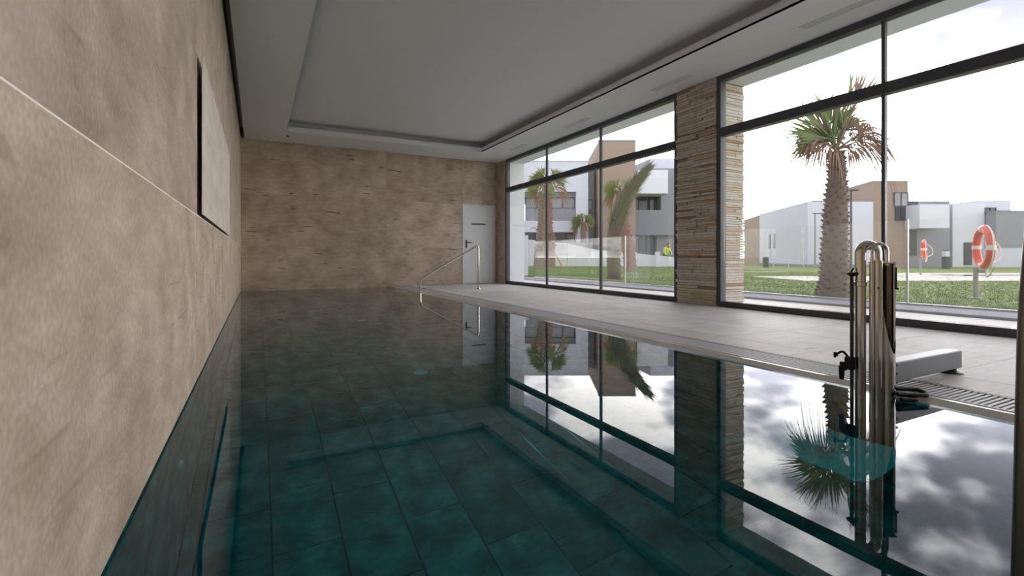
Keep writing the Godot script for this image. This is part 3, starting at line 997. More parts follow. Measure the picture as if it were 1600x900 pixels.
# ------------------------------------------------------------------ pool lift
func build_lift() -> void:
	var o := top("pool_lift", "polished steel pool lift with arched tubes standing at the pool edge", "pool lift", Vector3(2.76, 0, -1.386))
	var b := Basis(Vector3.UP, YAW)
	var L := func(x: float, y: float, z: float) -> Vector3: return b * Vector3(x, y, z)
	# wide arched tube
	var pts := []
	pts.append(L.call(-0.040, -0.9, 0))
	pts.append(L.call(-0.040, 0.3, 0))
	for k in 15:
		var a := PI - PI * k / 14.0
		pts.append(L.call(0.0 + 0.040 * cos(a), 0.70 + 0.042 * sin(a), 0))
	pts.append(L.call(0.040, 0.3, 0))
	pts.append(L.call(0.040, -0.9, 0))
	var st := new_st()
	tube(st, pts, 0.0245, 20)
	var arch := part(o, "arch_tube", st.commit(), "steel")
	var col := new_st()
	lathe(col, [Vector2(0.0248, -0.012), Vector2(0.0285, -0.010), Vector2(0.0285, 0.010), Vector2(0.0248, 0.012)], 20, L.call(-0.040, 0.545, 0), b)
	part(arch, "collar", col.commit(), "steel")
	# slim tube bent over the front
	var p2 := [L.call(-0.013, -0.9, 0.045), L.call(-0.013, 0.3, 0.045)]
	for k in 13:
		var a := PI - PI * k / 12.0
		p2.append(L.call(0.024 + 0.037 * cos(a), 0.71 + 0.037 * sin(a), 0.045))
	p2.append(L.call(0.061, 0.64, 0.045))
	var s2 := new_st()
	tube(s2, p2, 0.0085, 14)
	part(o, "bent_tube", s2.commit(), "steel")
	# lifting cylinder
	var s3 := new_st()
	tube(s3, [L.call(0.021, -0.9, 0.034), L.call(0.021, 0.665, 0.034)], 0.0235, 20)
	var cy := part(o, "cylinder", s3.commit(), "steel")
	var hole := new_st()
	lathe(hole, [Vector2(0.0, 0.0012), Vector2(0.0045, 0.001), Vector2(0.0055, -0.001)], 12, L.call(0.011, 0.527, 0.056), b * Basis(Vector3.RIGHT, PI / 2))
	part(cy, "pin_hole", hole.commit(), "black")
	# open channel column
	var s4 := new_st()
	cbox(s4, Vector3(0.036, -0.9, -0.045), Vector3(0.102, 0.648, -0.039), 0.002, b)
	cbox(s4, Vector3(0.092, -0.9, -0.039), Vector3(0.102, 0.648, 0.05), 0.002, b)
	cbox(s4, Vector3(0.044, -0.9, -0.039), Vector3(0.05, 0.648, 0.03), 0.002, b)
	part(o, "channel_column", s4.commit(), "steel")
	# curved shell over the lower part of the channel, its upper rim cut in a bow
	var s5 := new_st()
	var n := 12
	for k in n:
		var q := []
		var qn := []
		for e in [k, k + 1]:
			var a: float = PI * e / n
			var x: float = 0.071 - 0.030 * cos(a)
			var z := 0.045 + 0.022 * sin(a)
			var ty := 0.20 + 0.24 * pow(absf(float(e) / n - 0.62) / 0.62, 1.6)
			q.append([L.call(x, -0.9, z), L.call(x, ty, z)])
			qn.append(b * Vector3(-cos(a), 0, sin(a)))
		squad(s5, [q[0][0], q[1][0], q[1][1], q[0][1]], [qn[0], qn[1], qn[1], qn[0]])
	part(o, "front_shell", s5.commit(), "steel")
	var cap := new_st()
	cbox(cap, Vector3(0.034, 0.648, -0.048), Vector3(0.106, 0.656, 0.055), 0.002, b)
	part(o, "cap_plate", cap.commit(), "steel_satin")
	var lk := new_st()
	tube(lk, [L.call(0.099, 0.525, 0.056), L.call(0.099, 0.63, 0.056)], 0.004, 8)
	lathe(lk, [Vector2(0.0, -0.006), Vector2(0.008, -0.005), Vector2(0.008, 0.005), Vector2(0.0, 0.006)], 10, L.call(0.101, 0.525, 0.058), b)
	part(o, "latch_rod", lk.commit(), "black")
	# thin rod with a tap wheel
	var rd := new_st()
	tube(rd, [L.call(-0.083, -0.5, 0.0), L.call(-0.083, 0.60, 0.0)], 0.0085, 12)
	var rod := part(o, "control_rod", rd.commit(), "frame")
	var wh := new_st()
	lathe(wh, [Vector2(0.0, 0.008), Vector2(0.012, 0.010), Vector2(0.022, 0.006), Vector2(0.024, -0.002), Vector2(0.010, -0.012), Vector2(0.0, -0.014)], 16, L.call(-0.083, 0.595, 0.0), b)
	tube(wh, [L.call(-0.09, 0.60, 0), L.call(-0.075, 0.625, 0)], 0.005, 8)
	part(rod, "tap_wheel", wh.commit(), "black")
	# valve and hose
	var va := new_st()
	cbox(va, Vector3(-0.115, 0.11, -0.015), Vector3(-0.072, 0.175, 0.02), 0.006, b)
	cbox(va, Vector3(-0.142, 0.105, -0.01), Vector3(-0.115, 0.15, 0.014), 0.004, b)
	lathe(va, [Vector2(0.0, -0.04), Vector2(0.010, -0.04), Vector2(0.013, -0.01), Vector2(0.013, 0.03), Vector2(0.0, 0.032)], 12, L.call(-0.135, 0.10, 0.0), b)
	part(o, "valve", va.commit(), "black")
	var ho := new_st()
	tube(ho, rounded([L.call(-0.09, 0.16, 0), L.call(-0.13, 0.205, 0.0), L.call(-0.165, 0.185, 0.0), L.call(-0.17, 0.175, 0.0)], 0.015), 0.006, 10)
	lathe(ho, [Vector2(0.0, -0.012), Vector2(0.010, -0.010), Vector2(0.010, 0.010), Vector2(0.0, 0.012)], 10, L.call(-0.165, 0.187, 0.0), b)
	part(o, "hose", ho.commit(), "rubber")
	# bolts beside the column
	var bo := new_st()
	for k in 3:
		cbox(bo, Vector3(0.106, 0.03 + 0.045 * k, -0.02), Vector3(0.135, 0.05 + 0.045 * k, 0.0), 0.003, b)
		tube(bo, [L.call(0.13, 0.04 + 0.045 * k, -0.01), L.call(0.155, 0.04 + 0.045 * k, -0.01)], 0.006, 8)
	cbox(bo, Vector3(0.108, -0.01, -0.03), Vector3(0.116, 0.17, 0.02), 0.002, b)
	cbox(bo, Vector3(0.128, -0.01, -0.02), Vector3(0.138, 0.16, 0.0), 0.002, b)
	part(o, "bracket", bo.commit(), "frame")
	# black strap loops lying at the water's edge
	for k in 2:
		var sp := new_st()
		var yy := 0.012 - 0.018 * k
		var zz := 0.03 + 0.02 * k
		var ln := 0.24 - 0.07 * k
		tube(sp, rounded([L.call(0.08, yy + 0.01, zz), L.call(ln, yy, zz - 0.01), L.call(ln + 0.005, yy - 0.012, zz + 0.05), L.call(0.08, yy - 0.005, zz + 0.06)], 0.03), 0.0105, 10)
		part(o, "grip_loop", sp.commit(), "rubber")
	var le := new_st()
	tube(le, [L.call(0.2, 0.0, 0.04), L.call(0.275, -0.01, 0.05)], 0.006, 8)
	part(o, "lever", le.commit(), "black")
	# anchor beam across the grating to a foot on the deck
	pbox(o, "anchor_beam", Vector3(0.09, 0.028, -0.045), Vector3(0.93, 0.132, 0.035), "aluminium", 0.005)
	var ft := new_st()
	lathe(ft, [Vector2(0.0, 0.028), Vector2(0.028, 0.028), Vector2(0.034, 0.010), Vector2(0.062, 0.007), Vector2(0.066, 0.0)], 24)
	part(o, "foot", ft.commit(), "frame").position = Vector3(0.885, 0, -0.005)
	# seat under water with its arm
	var se := new_st()
	var nu := 14
	var nv := 12
	var seat := func(i: int, j: int) -> Vector3:
		var u := (float(i) / nu - 0.5) * 2.0
		var v := float(j) / nv
		var wd := 0.22 * (1.0 - 0.25 * v * v)
		var fwd := 0.24 - 0.40 * minf(v / 0.6, 1.0) - 0.05 * maxf(v - 0.6, 0.0)
		var up := 0.42 * pow(maxf(v - 0.5, 0.0) / 0.5, 1.4) + 0.09 * u * u - 0.05 * (1.0 - pow(absf(v - 0.3) / 0.3, 2.0) if v < 0.6 else 0.0)
		return Vector3(u * wd, up - 0.05 * pow(maxf(0.15 - v, 0.0) / 0.15, 2.0), fwd)
	var sb := Basis(Vector3.UP, YAW + 0.5)
	var sat := Vector3(-0.42, -0.58, 0.02)
	for side in [0.0, 0.018]:
		for i in nu:
			for j in nv:
				var a: Vector3 = sat + sb * seat.call(i, j)
				var c: Vector3 = sat + sb * seat.call(i + 1, j)
				var d: Vector3 = sat + sb * seat.call(i + 1, j + 1)
				var e: Vector3 = sat + sb * seat.call(i, j + 1)
				var nn := (c - a).cross(e - a).normalized()
				if nn.y < 0:
					nn = -nn
				if side > 0:
					nn = -nn
				var sh: Vector3 = nn * side
				quad(se, a + sh, c + sh, d + sh, e + sh, nn)
	part(o, "seat", se.commit(), "plastic_white")
	var ar := new_st()
	tube(ar, rounded([Vector3(0, -0.75, 0), Vector3(-0.2, -0.72, 0.0), Vector3(-0.42, -0.58, 0.02)], 0.08), 0.022, 14)
	part(o, "seat_arm", ar.commit(), "steel_satin")


# ------------------------------------------------------------------ glass fence
func build_fence() -> void:
	var f := top("glass_fence", "frameless glass fence with slim posts along the terrace", "fence")
	var z := 2.4
	var k := 0
	while z > -13.6:
		var g := BoxMesh.new()
		g.size = Vector3(0.012, 1.16, 1.47)
		part(f, "glass_panel", g, "glass").position = Vector3(8.17, 0.04 + 0.58, z - 0.75)
		pbox(f, "base_channel", Vector3(8.15, 0.0, z - 1.495), Vector3(8.19, 0.038, z - 0.005), "steel_satin")
		if k % 4 == 3 or k == 0:
			pbox(f, "post", Vector3(8.158, 0.0, z - 1.512), Vector3(8.182, 1.22, z - 1.488), "steel_satin", 0.002)
		z -= 1.5
		k += 1
	var p := top("end_pillar", "short white square pillar ending the glass fence", "pillar", cam_ground(0.36, 17.4), YAW)
	pbox(p, "shaft", Vector3(-0.2, -0.05, -0.2), Vector3(0.2, 1.42, 0.2), "white_render_b", 0.01)
	pbox(p, "cap", Vector3(-0.21, 1.42, -0.21), Vector3(0.21, 1.45, 0.21), "white_render_b", 0.008)


# ------------------------------------------------------------------ palms
# One fan leaf: stalk, then blades that spread from its end; sag pulls the blade tips down.
func fan(o: Node3D, base: Vector3, dir: Vector3, stalk: float, radius: float, spread: float, blades: int, sag: float, m: String, face := Vector3.BACK, hang := 0.15) -> void:
	var st := new_st()
	dir = dir.normalized()
	var hub := base + dir * stalk
	tube(st, [base, base.lerp(hub, 0.5) + Vector3.UP * 0.02 * stalk, hub], [0.022 * radius / 0.6, 0.015 * radius / 0.6, 0.010 * radius / 0.6], 5)
	var side := dir.cross(face).normalized()
	var nf := side.cross(dir).normalized()
	for k in blades:
		var a := spread * (2.0 * (k + 0.5) / blades - 1.0)
		var d := (dir * cos(a) + side * sin(a)).normalized()
		var w := d.cross(nf).normalized()
		var r := radius * (1.0 - 0.25 * absf(a) / PI) * rng.randf_range(0.86, 1.08)
		var half := radius * 0.5 * spread / blades
		var fold := nf * half * 0.35 * (1.0 if k % 2 == 0 else -1.0)
		var prev := []
		for s in 6:
			var t := s / 5.0
			var p := hub + d * r * t + Vector3.DOWN * (sag * r * pow(t, 2.2) + hang * r * pow(maxf(t - 0.55, 0.0), 2.0)) + nf * 0.06 * r * sin(t * 3.0 + k)
			var hw := (half * t / 0.6 * 1.15) if t <= 0.6 else half * 0.75 * (1.0 - t) / 0.4
			hw = maxf(hw, 0.0065 * radius / 0.6 * (1.0 - 0.6 * t))
			var cur := [p - w * hw + fold * (1.0 - t), p + w * hw - fold * (1.0 - t)]
			if s > 0:
				quad(st, prev[0], prev[1], cur[1], cur[0], (nf + Vector3.UP * 0.3).normalized())
			prev = cur
	part(o, "frond", st.commit(), m)


# Trunk with the ragged stubs of old leaves.
func trunk(o: Node3D, axis: Array, radii: Array, stubs: int, stub_from: float, size: float, m: String, mb: String) -> void:
	var st := new_st()
	var pts := []
	var rr := []
	var seg := 26
	for i in seg + 1:
		var t := float(i) / seg * (axis.size() - 1)
		var k := mini(int(t), axis.size() - 2)
		pts.append((axis[k] as Vector3).lerp(axis[k + 1], t - k))
		rr.append(lerpf(radii[k], radii[k + 1], t - k) * (1.0 + 0.035 * sin(i * 2.4)))
	tube(st, pts, rr, 16)
	part(o, "trunk", st.commit(), m)
	var sb := new_st()
	for k in stubs:
		var t := lerpf(stub_from, 0.99, (k + rng.randf()) / stubs)
		var i := clampi(int(t * seg), 0, seg - 1)
		var p: Vector3 = (pts[i] as Vector3).lerp(pts[i + 1], t * seg - i)
		var a := k * 2.39996
		var d := Vector3(cos(a), 0, sin(a))
		var r: float = rr[i]
		var s := size * rng.randf_range(0.7, 1.35)
		var tn := Vector3(-d.z, 0, d.x)
		var w := s * 0.55
		var a0 := p + d * r * 0.86 - tn * w + Vector3.DOWN * s * 0.5
		var a1 := p + d * r * 0.86 + tn * w + Vector3.DOWN * s * 0.5
		var c0 := p + d * (r + s * 0.55) - tn * w * 0.6 + Vector3.UP * s * 0.45
		var c1 := p + d * (r + s * 0.55) + tn * w * 0.6 + Vector3.UP * s * 0.45
		var e0 := p + d * r * 0.9 - tn * w * 0.6 + Vector3.UP * s * 0.55
		var e1 := p + d * r * 0.9 + tn * w * 0.6 + Vector3.UP * s * 0.55
		quad(sb, a0, a1, c1, c0, (d + Vector3.DOWN * 0.3).normalized())
		quad(sb, c0, c1, e1, e0, Vector3.UP)
		tri(sb, a0, c0, e0, -tn)
		tri(sb, a1, c1, e1, tn)
	var sbo := part(o, "leaf_stubs", sb.commit(), mb)
	sbo.set_meta("kind", "stuff")


func build_palms() -> void:
	# thick palm beside the fence
	var p := top("palm_tree", "thick-trunked fan palm with drooping brown fronds just beyond the fence", "palm", cam_ground(5.55, 8.45), YAW)
	trunk(p, [Vector3(0, -0.02, 0), Vector3(0, 0.25, 0), Vector3(0.0, 0.8, 0), Vector3(0.02, 1.5, 0), Vector3(0.04, 2.1, 0), Vector3(0.02, 2.5, 0)], [0.31, 0.215, 0.195, 0.175, 0.13, 0.11], 230, 0.03, 0.07, "trunk", "boot")
	var top_at := Vector3(0.02, 2.52, 0)
	fan(p, top_at, Vector3(-0.42, 0.66, 0.15), 0.20, 0.95, 1.55, 36, 0.04, "frond_green", Vector3(0.1, 0.1, 1))
	fan(p, top_at, Vector3(-0.15, 0.75, -0.2), 0.25, 0.90, 1.3, 30, 0.05, "frond_green", Vector3(-0.2, 0.1, 1))
	fan(p, top_at, Vector3(0.30, 1.0, 0.0), 0.62, 0.88, 0.42, 9, 0.0, "frond_green", Vector3(0.5, 0, 1), 0.0)
	fan(p, top_at, Vector3(-0.36, 0.95, 0.05), 0.30, 0.86, 0.75, 15, 0.05, "frond_brown", Vector3(0.2, 0.1, 1), 0.1)
	fan(p, top_at, Vector3(0.36, 1.0, 0.1), 0.66, 0.80, 0.3, 7, 0.0, "frond_brown", Vector3(-0.2, 0, 1), 0.0)
	fan(p, top_at, Vector3(0.12, 0.8, 0.1), 0.35, 0.5, 0.6, 14, 0.05, "frond_green", Vector3(0.7, 0, 1))
	fan(p, top_at, Vector3(0.5, 0.85, -0.1), 0.42, 0.66, 1.2, 28, 0.45, "frond_brown", Vector3(-0.3, 0, 1), 1.6)
	fan(p, top_at, Vector3(0.75, 0.55, 0.2), 0.42, 0.70, 1.2, 28, 0.85, "frond_brown", Vector3(-0.5, 0.2, 1), 2.2)
	fan(p, top_at, Vector3(0.80, 0.45, -0.3), 0.48, 0.66, 1.1, 26, 0.95, "frond_brown", Vector3(0.4, 0.4, 1), 2.0)
	fan(p, top_at, Vector3(0.65, 0.28, 0.35), 0.34, 0.60, 1.1, 24, 1.0, "frond_brown", Vector3(0.0, 0.6, 1), 1.6)
	fan(p, top_at, Vector3(-0.85, 0.55, 0.1), 0.32, 0.66, 1.3, 28, 0.85, "frond_brown", Vector3(0.5, 0.3, 1), 2.0)
	fan(p, top_at, Vector3(-0.75, 0.75, -0.2), 0.32, 0.66, 1.3, 28, 0.6, "frond_brown", Vector3(0.1, 0.3, 1), 1.8)
	fan(p, top_at, Vector3(-0.75, 0.28, 0.3), 0.30, 0.62, 1.2, 26, 1.0, "frond_brown", Vector3(0.2, 0.7, 1), 1.6)
	fan(p, top_at, Vector3(-0.45, 0.05, 0.5), 0.20, 0.50, 1.2, 22, 1.0, "frond_brown", Vector3(0.2, 0.7, 1), 1.2)
	fan(p, top_at, Vector3(0.3, 0.05, 0.6), 0.20, 0.44, 1.2, 20, 0.9, "frond_brown", Vector3(-0.2, 0.7, 1), 1.0)
	for k in 5:
		var a := -1.0 + 0.5 * k
		fan(p, top_at, Vector3(sin(a) * 0.6, 0.6, -0.5), 0.3, 0.62, 1.2, 22, 0.35, "frond_green" if k % 2 == 0 else "frond_brown", Vector3(sin(a), 0.3, 1), 0.9)
	# tall slim palm on stakes
	var q := top("palm_tree", "tall slim palm with reddish trunk held by wooden stakes", "palm", cam_ground(2.0, 27.0, 0.1), YAW)
	trunk(q, [Vector3(0, 0, 0), Vector3(0, 1.6, 0), Vector3(-0.03, 1.9, 0), Vector3(-0.05, 4.6, 0)], [0.40, 0.36, 0.25, 0.20], 170, 0.25, 0.13, "trunk_red", "trunk_red")
	crown(q, Vector3(-0.05, 4.55, 0), 15, 0.45, 0.95, "frond_green", "frond_brown", 0.35)
	for s in [[-1.0, -0.7], [1.0, 0.7]]:
		var wk := new_st()
		tube(wk, [Vector3(s[0] * 0.75, 0.0, 0.5), Vector3(s[0] * 0.22, 1.05, 0.3)], 0.05, 8)
		part(q, "stake", wk.commit(), "wood_stake")
	var q2 := top("palm_tree", "slender grey palm trunk close behind the reddish palm", "palm", cam_ground(1.36, 23.6, 0.05), YAW)
	trunk(q2, [Vector3(-0.12, 0, 0), Vector3(0, 1.4, 0), Vector3(0.12, 3.6, 0)], [0.24, 0.19, 0.12], 80, 0.2, 0.10, "trunk", "boot")
	crown(q2, Vector3(0.12, 3.6, 0), 8, 0.4, 0.62, "frond_green", "frond_brown", 0.3)
	# small palm before the white house
	var r := top("palm_tree", "small palm standing behind the white garden wall", "palm", cam_ground(4.62, 32.0), YAW)
	trunk(r, [Vector3(0.05, 0, 0), Vector3(0.05, 1.7, 0), Vector3(0, 2.9, 0)], [0.24, 0.20, 0.15], 50, 0.3, 0.08, "trunk", "boot")
	crown(r, Vector3(0, 2.85, 0), 13, 0.3, 0.72, "frond_green", "frond_brown", 0.25)
	# palm whose leaves are bound into a leaning bundle
	var t := top("palm_tree", "leaning palm with green fronds bound into a pointed bundle", "palm", cam_ground(3.10, 14.9), YAW)
	trunk(t, [Vector3(0, 0, 0), Vector3(-0.02, 0.6, 0), Vector3(0, 1.3, 0), Vector3(0.15, 1.9, 0)], [0.22, 0.20, 0.22, 0.20], 60, 0.1, 0.06, "boot", "boot")
	var ax := [Vector3(-0.03, 1.25, 0), Vector3(0.12, 1.9, 0), Vector3(0.42, 2.6, 0), Vector3(0.80, 3.15, 0), Vector3(1.13, 3.5, 0)]
	var bs := new_st()
	tube(bs, ax, [0.17, 0.20, 0.17, 0.09, 0.02], 14)
	var bd := part(t, "bound_fronds", bs.commit(), "frond_bound")
	var tips := new_st()
	for k in 620:
		var s := rng.randf() * 3.6
		var i := mini(int(s), 3)
		var c: Vector3 = (ax[i] as Vector3).lerp(ax[i + 1], s - i)
		var dirv: Vector3 = (ax[i + 1] - ax[i]).normalized()
		var rad: float = lerpf([0.20, 0.27, 0.24, 0.13, 0.03][i], [0.20, 0.27, 0.24, 0.13, 0.03][i + 1], s - i)
		var a := rng.randf() * TAU
		var u := dirv.cross(Vector3.BACK).normalized()
		var v := dirv.cross(u)
		var d := u * cos(a) + v * sin(a)
		var p0 := c + d * rad * 0.8
		var p1 := c + d * (rad + rng.randf_range(-0.03, 0.16)) + dirv * rng.randf_range(0.15, 0.42)
		var wv := dirv.cross(d) * rng.randf_range(0.012, 0.034)
		tri(tips, p0 - wv, p0 + wv, p1, d)
	var tp := part(bd, "frond_tips", tips.commit(), "frond_bound")
	tp.set_meta("kind", "stuff")
	# palm behind it
	var w := top("palm_tree", "brown-stemmed palm right behind the leaning bound palm", "palm", cam_ground(5.2, 22.0, 0.1), YAW)
	trunk(w, [Vector3(0.1, 0, 0), Vector3(0.0, 1.2, 0), Vector3(-0.35, 3.0, 0), Vector3(-0.35, 3.5, 0)], [0.30, 0.24, 0.18, 0.15], 90, 0.1, 0.10, "trunk_red", "trunk_red")
	crown(w, Vector3(-0.35, 3.45, 0), 13, 0.3, 0.62, "frond_green", "frond_brown", 0.2)


func crown(o: Node3D, at: Vector3, n: int, stalk: float, radius: float, green: String, brown: String, brown_share: float) -> void:
	for k in n:
		var a := k * 2.39996
		var lift := lerpf(1.2, -0.35, float(k) / n)
		var d := Vector3(cos(a), lift, sin(a))
		var dead := float(k) / n > 1.0 - brown_share
		fan(o, at, d, stalk * rng.randf_range(0.8, 1.2), radius * rng.randf_range(0.8, 1.1), 1.0, 12, 0.75 if dead else 0.15, brown if dead else green, Vector3(-d.z, 0.4, d.x + 0.01), 0.8 if dead else 0.3)


# ------------------------------------------------------------------ life rings
func ring(at: Vector3, turn: float, label: String, post_label: String, post_off: Vector3, foot_y: float) -> void:
	var r := top("life_ring", label, "life ring", at, turn, "life rings on garden posts")
	var R := 0.30
	var rr := 0.056
	var st := new_st()
	var pts := []
	for k in 41:
		var a := TAU * k / 40.0
		pts.append(Vector3(cos(a) * R, sin(a) * R, 0))
	tube(st, pts, rr, 16, false)
	part(r, "float", st.commit(), "ring_orange")
	for b in 4:
		var bd := new_st()
		var bp := []
		for k in 7:
			var a := PI / 2 * b + 0.02 + (k - 3) * 0.04
			bp.append(Vector3(cos(a) * R, sin(a) * R, 0))
		tube(bd, bp, rr + 0.004, 16)
		part(r, "band", bd.commit(), "ring_band")
	var rp := new_st()
	var lp := []
	for k in 61:
		var a := TAU * k / 60.0
		var q := 1.0 + 0.05 * absf(sin(2.0 * a))
		lp.append(Vector3(cos(a) * (R + rr + 0.005) * q, sin(a) * (R + rr + 0.005) * q, 0.01))
	tube(rp, lp, 0.009, 8, false)
	tube(rp, rounded([Vector3(0.24, 0.20, 0.06), Vector3(0.28, 0.19, 0.16), Vector3(0.30, 0.02, 0.30), Vector3(0.28, -0.18, 0.30), Vector3(0.22, -0.26, 0.20), Vector3(0.16, -0.26, 0.07)], 0.07), 0.013, 8)
	tube(rp, rounded([Vector3(0.22, 0.1, 0.09), Vector3(0.05, -0.2, 0.1), Vector3(0.12, -0.32, 0.1), Vector3(0.1, -0.47, 0.05)], 0.04), 0.012, 8)
	tube(rp, rounded([Vector3(-0.2, -0.3, 0.08), Vector3(-0.02, -0.42, 0.09), Vector3(0.05, -0.5, 0.05), Vector3(0.15, -0.35, 0.1)], 0.05), 0.012, 8)
	part(r, "rope", rp.commit(), "rope")
	var p := top("life_ring_post", post_label, "post", Vector3(at.x, foot_y, at.z) + post_off, turn, "posts of the life rings")
	var ps := new_st()
	tube(ps, [Vector3(0, -0.02, 0), Vector3(0, at.y - foot_y - 0.34, 0)], 0.035, 12)
	part(p, "pole", ps.commit(), "post_grey")
	var h := new_st()
	cbox(h, Vector3(-0.07, at.y - foot_y - 0.42, 0.034), Vector3(0.07, at.y - foot_y - 0.37, 0.10), 0.004)
	part(p, "bracket", h.commit(), "post_grey")
	var fo := new_st()
	lathe(fo, [Vector2(0.0, 0.02), Vector2(0.09, 0.018), Vector2(0.1, 0.0)], 16)
	part(p, "base_plate", fo.commit(), "post_grey")


func build_rings() -> void:
	var tn := YAW + 1.10
	ring(cam_ground(7.72, 8.05, 0.84), tn, "large orange life ring with hanging white rope nearest the glass fence", "slim grey post of the life ring nearest the fence", Basis(Vector3.UP, tn) * Vector3(0.0, 0, -0.095), 0.0)
	ring(cam_ground(15.5, 18.5, 0.98), tn - 0.1, "smaller-looking orange life ring on the far side of the pale paving", "grey post of the life ring on the far lawn", Basis(Vector3.UP, tn) * Vector3(0.0, 0, -0.095), 0.0)


# ------------------------------------------------------------------ lamps and bollards
func build_garden_things() -> void:
	var l := top("street_lamp", "slim dark lamp post with T-shaped head behind the thick palm", "lamp post", cam_ground(17.8, 25.8), YAW)
	var st := new_st()
	tube(st, [Vector3(0, -0.05, 0), Vector3(0, 4.2, 0)], [0.07, 0.045], 10)
	part(l, "pole", st.commit(), "bollard_dark")
	pbox(l, "lamp_head", Vector3(-0.35, 4.18, -0.12), Vector3(0.35, 4.24, 0.12), "bollard_dark", 0.02)
	var l2 := top("street_lamp", "pale lamp post with one short arm before the white house side", "lamp post", cam_ground(18.5, 30.0), YAW)
	var s2 := new_st()
	tube(s2, [Vector3(0, -0.05, 0), Vector3(0, 3.35, 0)], [0.06, 0.04], 10)
	part(l2, "pole", s2.commit(), "post_grey")
	pbox(l2, "lamp_head", Vector3(-0.1, 3.33, -0.1), Vector3(0.7, 3.38, 0.1), "bollard_dark", 0.015)
	var l3 := top("street_lamp", "thin curved lamp post in front of the long recessed windows", "lamp post", cam_ground(1.5, 29.8), YAW)
	var s3 := new_st()
	tube(s3, rounded([Vector3(0, 0, 0), Vector3(0, 2.35, 0), Vector3(-0.15, 2.5, 0), Vector3(-0.3, 2.45, 0)], 0.1), 0.03, 8)
	part(l3, "pole", s3.commit(), "post_grey")
	lathe_part(l3, "lamp_head", [Vector2(0.0, 0.05), Vector2(0.07, 0.03), Vector2(0.09, 0.0), Vector2(0.0, -0.01)], Vector3(-0.3, 2.43, 0), "post_grey")
	var b := top("bollard", "plain dark square bollard on the lawn near the pillar", "bollard", cam_ground(16.0, 31.0), YAW)
	pbox(b, "post", Vector3(-0.13, 0, -0.13), Vector3(0.13, 0.66, 0.13), "bollard_dark", 0.01)
	pbox(b, "cap", Vector3(-0.14, 0.66, -0.14), Vector3(0.14, 0.70, 0.14), "bollard_dark", 0.01)
	var b2 := top("bollard", "dark bollard light with a white lamp top between the life rings", "bollard", cam_ground(25.6, 29.0), YAW)
	pbox(b2, "post", Vector3(-0.14, 0, -0.14), Vector3(0.14, 0.72, 0.14), "bollard_dark", 0.01)
	pbox(b2, "lamp_top", Vector3(-0.13, 0.72, -0.13), Vector3(0.13, 1.05, 0.13), "white_render_b", 0.01)
	pbox(b2, "cap", Vector3(-0.14, 1.05, -0.14), Vector3(0.14, 1.09, 0.14), "bollard_dark", 0.01)
	var b3 := top("bollard", "short white bollard on the low wall before the grey house", "bollard", cam_ground(8.4, 28.4, 0.0), YAW)
	pbox(b3, "post", Vector3(-0.12, 0, -0.12), Vector3(0.12, 0.95, 0.12), "white_render_b", 0.02)
	pbox(b3, "cap", Vector3(-0.13, 0.95, -0.13), Vector3(0.13, 1.0, 0.13), "white_render_b", 0.01)
	var rr := top("ramp_rail", "thin white ramp handrail beside the dark square bollard", "railing", cam_ground(16.2, 31.0), YAW)
	var s4 := new_st()
	tube(s4, [Vector3(0, 0.62, 0), Vector3(2.3, 0.32, 0)], 0.025, 8)
	part(rr, "top_rail", s4.commit(), "white_render_b")
	for k in 3:
		var s5 := new_st()
		tube(s5, [Vector3(0.3 + k * 0.95, 0, 0), Vector3(0.3 + k * 0.95, 0.58 - 0.125 * k, 0)], 0.02, 8)
		part(rr, "post", s5.commit(), "white_render_b")


func lathe_part(o: Node3D, called: String, prof: Array, at: Vector3, m: String) -> void:
	var st := new_st()
	lathe(st, prof, 14, at)
	part(o, called, st.commit(), m)


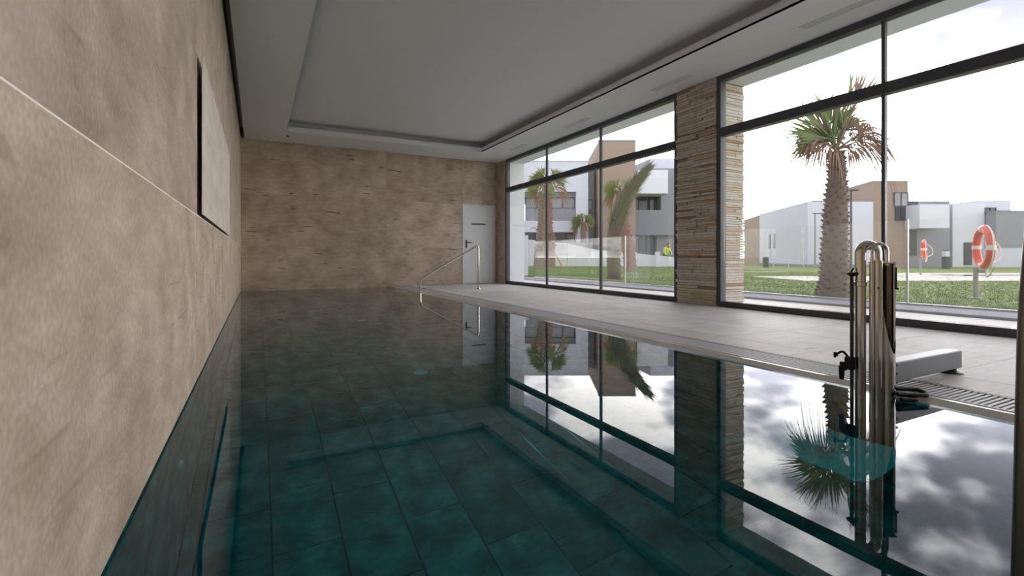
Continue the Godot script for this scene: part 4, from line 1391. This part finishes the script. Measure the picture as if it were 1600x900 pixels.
# ------------------------------------------------------------------ person
# Surface nets over tapered capsules joined with a smooth minimum. bones: [a, b, ra, rb]
func body(bones: Array, cell: float, blend: float) -> ArrayMesh:
	var lo := Vector3.INF
	var hi := -Vector3.INF
	for bn in bones:
		var m: float = maxf(bn[2], bn[3]) + cell * 3
		for e in [bn[0], bn[1]]:
			lo = lo.min(e - Vector3.ONE * m)
			hi = hi.max(e + Vector3.ONE * m)
	var n := Vector3i(((hi - lo) / cell).ceil()) + Vector3i.ONE
	var f := PackedFloat32Array()
	f.resize(n.x * n.y * n.z)
	for z in n.z:
		for y in n.y:
			for x in n.x:
				var p := lo + Vector3(x, y, z) * cell
				var s := 0.0
				for bn in bones:
					var ab: Vector3 = bn[1] - bn[0]
					var t := clampf((p - bn[0]).dot(ab) / maxf(ab.length_squared(), 1e-9), 0, 1)
					var d: float = p.distance_to(bn[0] + ab * t) - lerpf(bn[2], bn[3], t)
					s += exp(-d / blend)
				f[x + n.x * (y + n.y * z)] = -blend * log(maxf(s, 1e-30))
	var at := {}
	var verts := []
	var norms := []
	for z in n.z - 1:
		for y in n.y - 1:
			for x in n.x - 1:
				var c := []
				for k in 8:
					c.append(f[(x + (k & 1)) + n.x * ((y + ((k >> 1) & 1)) + n.y * (z + (k >> 2)))])
				var neg := 0
				for v in c:
					neg += 1 if v < 0 else 0
				if neg == 0 or neg == 8:
					continue
				var sum := Vector3.ZERO
				var cnt := 0
				for k in 8:
					for ax in 3:
						if k & (1 << ax):
							continue
						var k2 := k | (1 << ax)
						if (c[k] < 0) != (c[k2] < 0):
							var t: float = c[k] / (c[k] - c[k2])
							var q := Vector3(k & 1, (k >> 1) & 1, k >> 2)
							q[ax] += t
							sum += q
							cnt += 1
				at[Vector3i(x, y, z)] = verts.size()
				verts.append(lo + (Vector3(x, y, z) + sum / cnt) * cell)
				norms.append(Vector3(c[1] + c[3] + c[5] + c[7] - c[0] - c[2] - c[4] - c[6], c[2] + c[3] + c[6] + c[7] - c[0] - c[1] - c[4] - c[5], c[4] + c[5] + c[6] + c[7] - c[0] - c[1] - c[2] - c[3]).normalized())
	var st := new_st()
	for key in at:
		for ax in 3:
			var a1 := (ax + 1) % 3
			var a2 := (ax + 2) % 3
			var k1: Vector3i = key
			k1[a1] -= 1
			var k2: Vector3i = key
			k2[a2] -= 1
			var k3: Vector3i = k1
			k3[a2] -= 1
			if not (at.has(k1) and at.has(k2) and at.has(k3)):
				continue
			var e: Vector3i = key
			e[ax] += 1
			if (f[key.x + n.x * (key.y + n.y * key.z)] < 0) == (f[e.x + n.x * (e.y + n.y * e.z)] < 0):
				continue
			var o := [at[key], at[k1], at[k3], at[k2]]
			squad(st, o.map(func(i): return verts[i]), o.map(func(i): return norms[i]))
	return st.commit()


func build_person() -> void:
	var p := top("person", "person in lime hi-vis jacket and dark trousers bending behind the low wall", "person", cam_ground(9.45, 30.3), YAW + 0.5)
	var skin := [[Vector3(0.0, 1.22, 0.16), Vector3(0.0, 1.30, 0.22), 0.055, 0.055], [Vector3(0, 1.36, 0.24), Vector3(0, 1.42, 0.26), 0.085, 0.09]]
	for s in [-1.0, 1.0]:
		skin.append([Vector3(0.09 * s, 0.9, 0), Vector3(0.10 * s, 0.5, 0.04), 0.085, 0.062])
		skin.append([Vector3(0.10 * s, 0.5, 0.04), Vector3(0.11 * s, 0.09, 0), 0.062, 0.045])
		skin.append([Vector3(0.11 * s, 0.05, 0), Vector3(0.12 * s, 0.04, 0.14), 0.045, 0.04])
		skin.append([Vector3(0.24 * s, 0.80, 0.30), Vector3(0.22 * s, 0.74, 0.36), 0.035, 0.028])
		skin.append([Vector3(0.2 * s, 1.18, 0.12), Vector3(0.24 * s, 0.80, 0.30), 0.05, 0.035])
	skin.append([Vector3(0, 0.92, 0), Vector3(0, 1.15, 0.1), 0.12, 0.14])
	part(p, "body", body(skin, 0.022, 0.014), "trousers")
	var hv := [[Vector3(0, 0.9, 0), Vector3(0, 1.16, 0.11), 0.155, 0.17], [Vector3(-0.14, 1.2, 0.12), Vector3(0.14, 1.2, 0.12), 0.085, 0.085]]
	for s in [-1.0, 1.0]:
		hv.append([Vector3(0.18 * s, 1.2, 0.12), Vector3(0.26 * s, 1.0, 0.18), 0.075, 0.062])
		hv.append([Vector3(0.26 * s, 1.0, 0.18), Vector3(0.24 * s, 0.84, 0.29), 0.062, 0.05])
	part(p, "hi_vis_jacket", body(hv, 0.022, 0.018), "hi_vis")
	part(p, "head_skin", body([[Vector3(0, 1.36, 0.245), Vector3(0, 1.42, 0.268), 0.088, 0.093], [Vector3(0, 1.37, 0.33), Vector3(0, 1.39, 0.345), 0.014, 0.012], [Vector3(-0.09, 1.39, 0.25), Vector3(0.09, 1.39, 0.25), 0.018, 0.018]], 0.012, 0.008), "skin")
	part(p, "hair", body([[Vector3(0, 1.45, 0.235), Vector3(0, 1.46, 0.26), 0.088, 0.085]], 0.015, 0.008), "black")
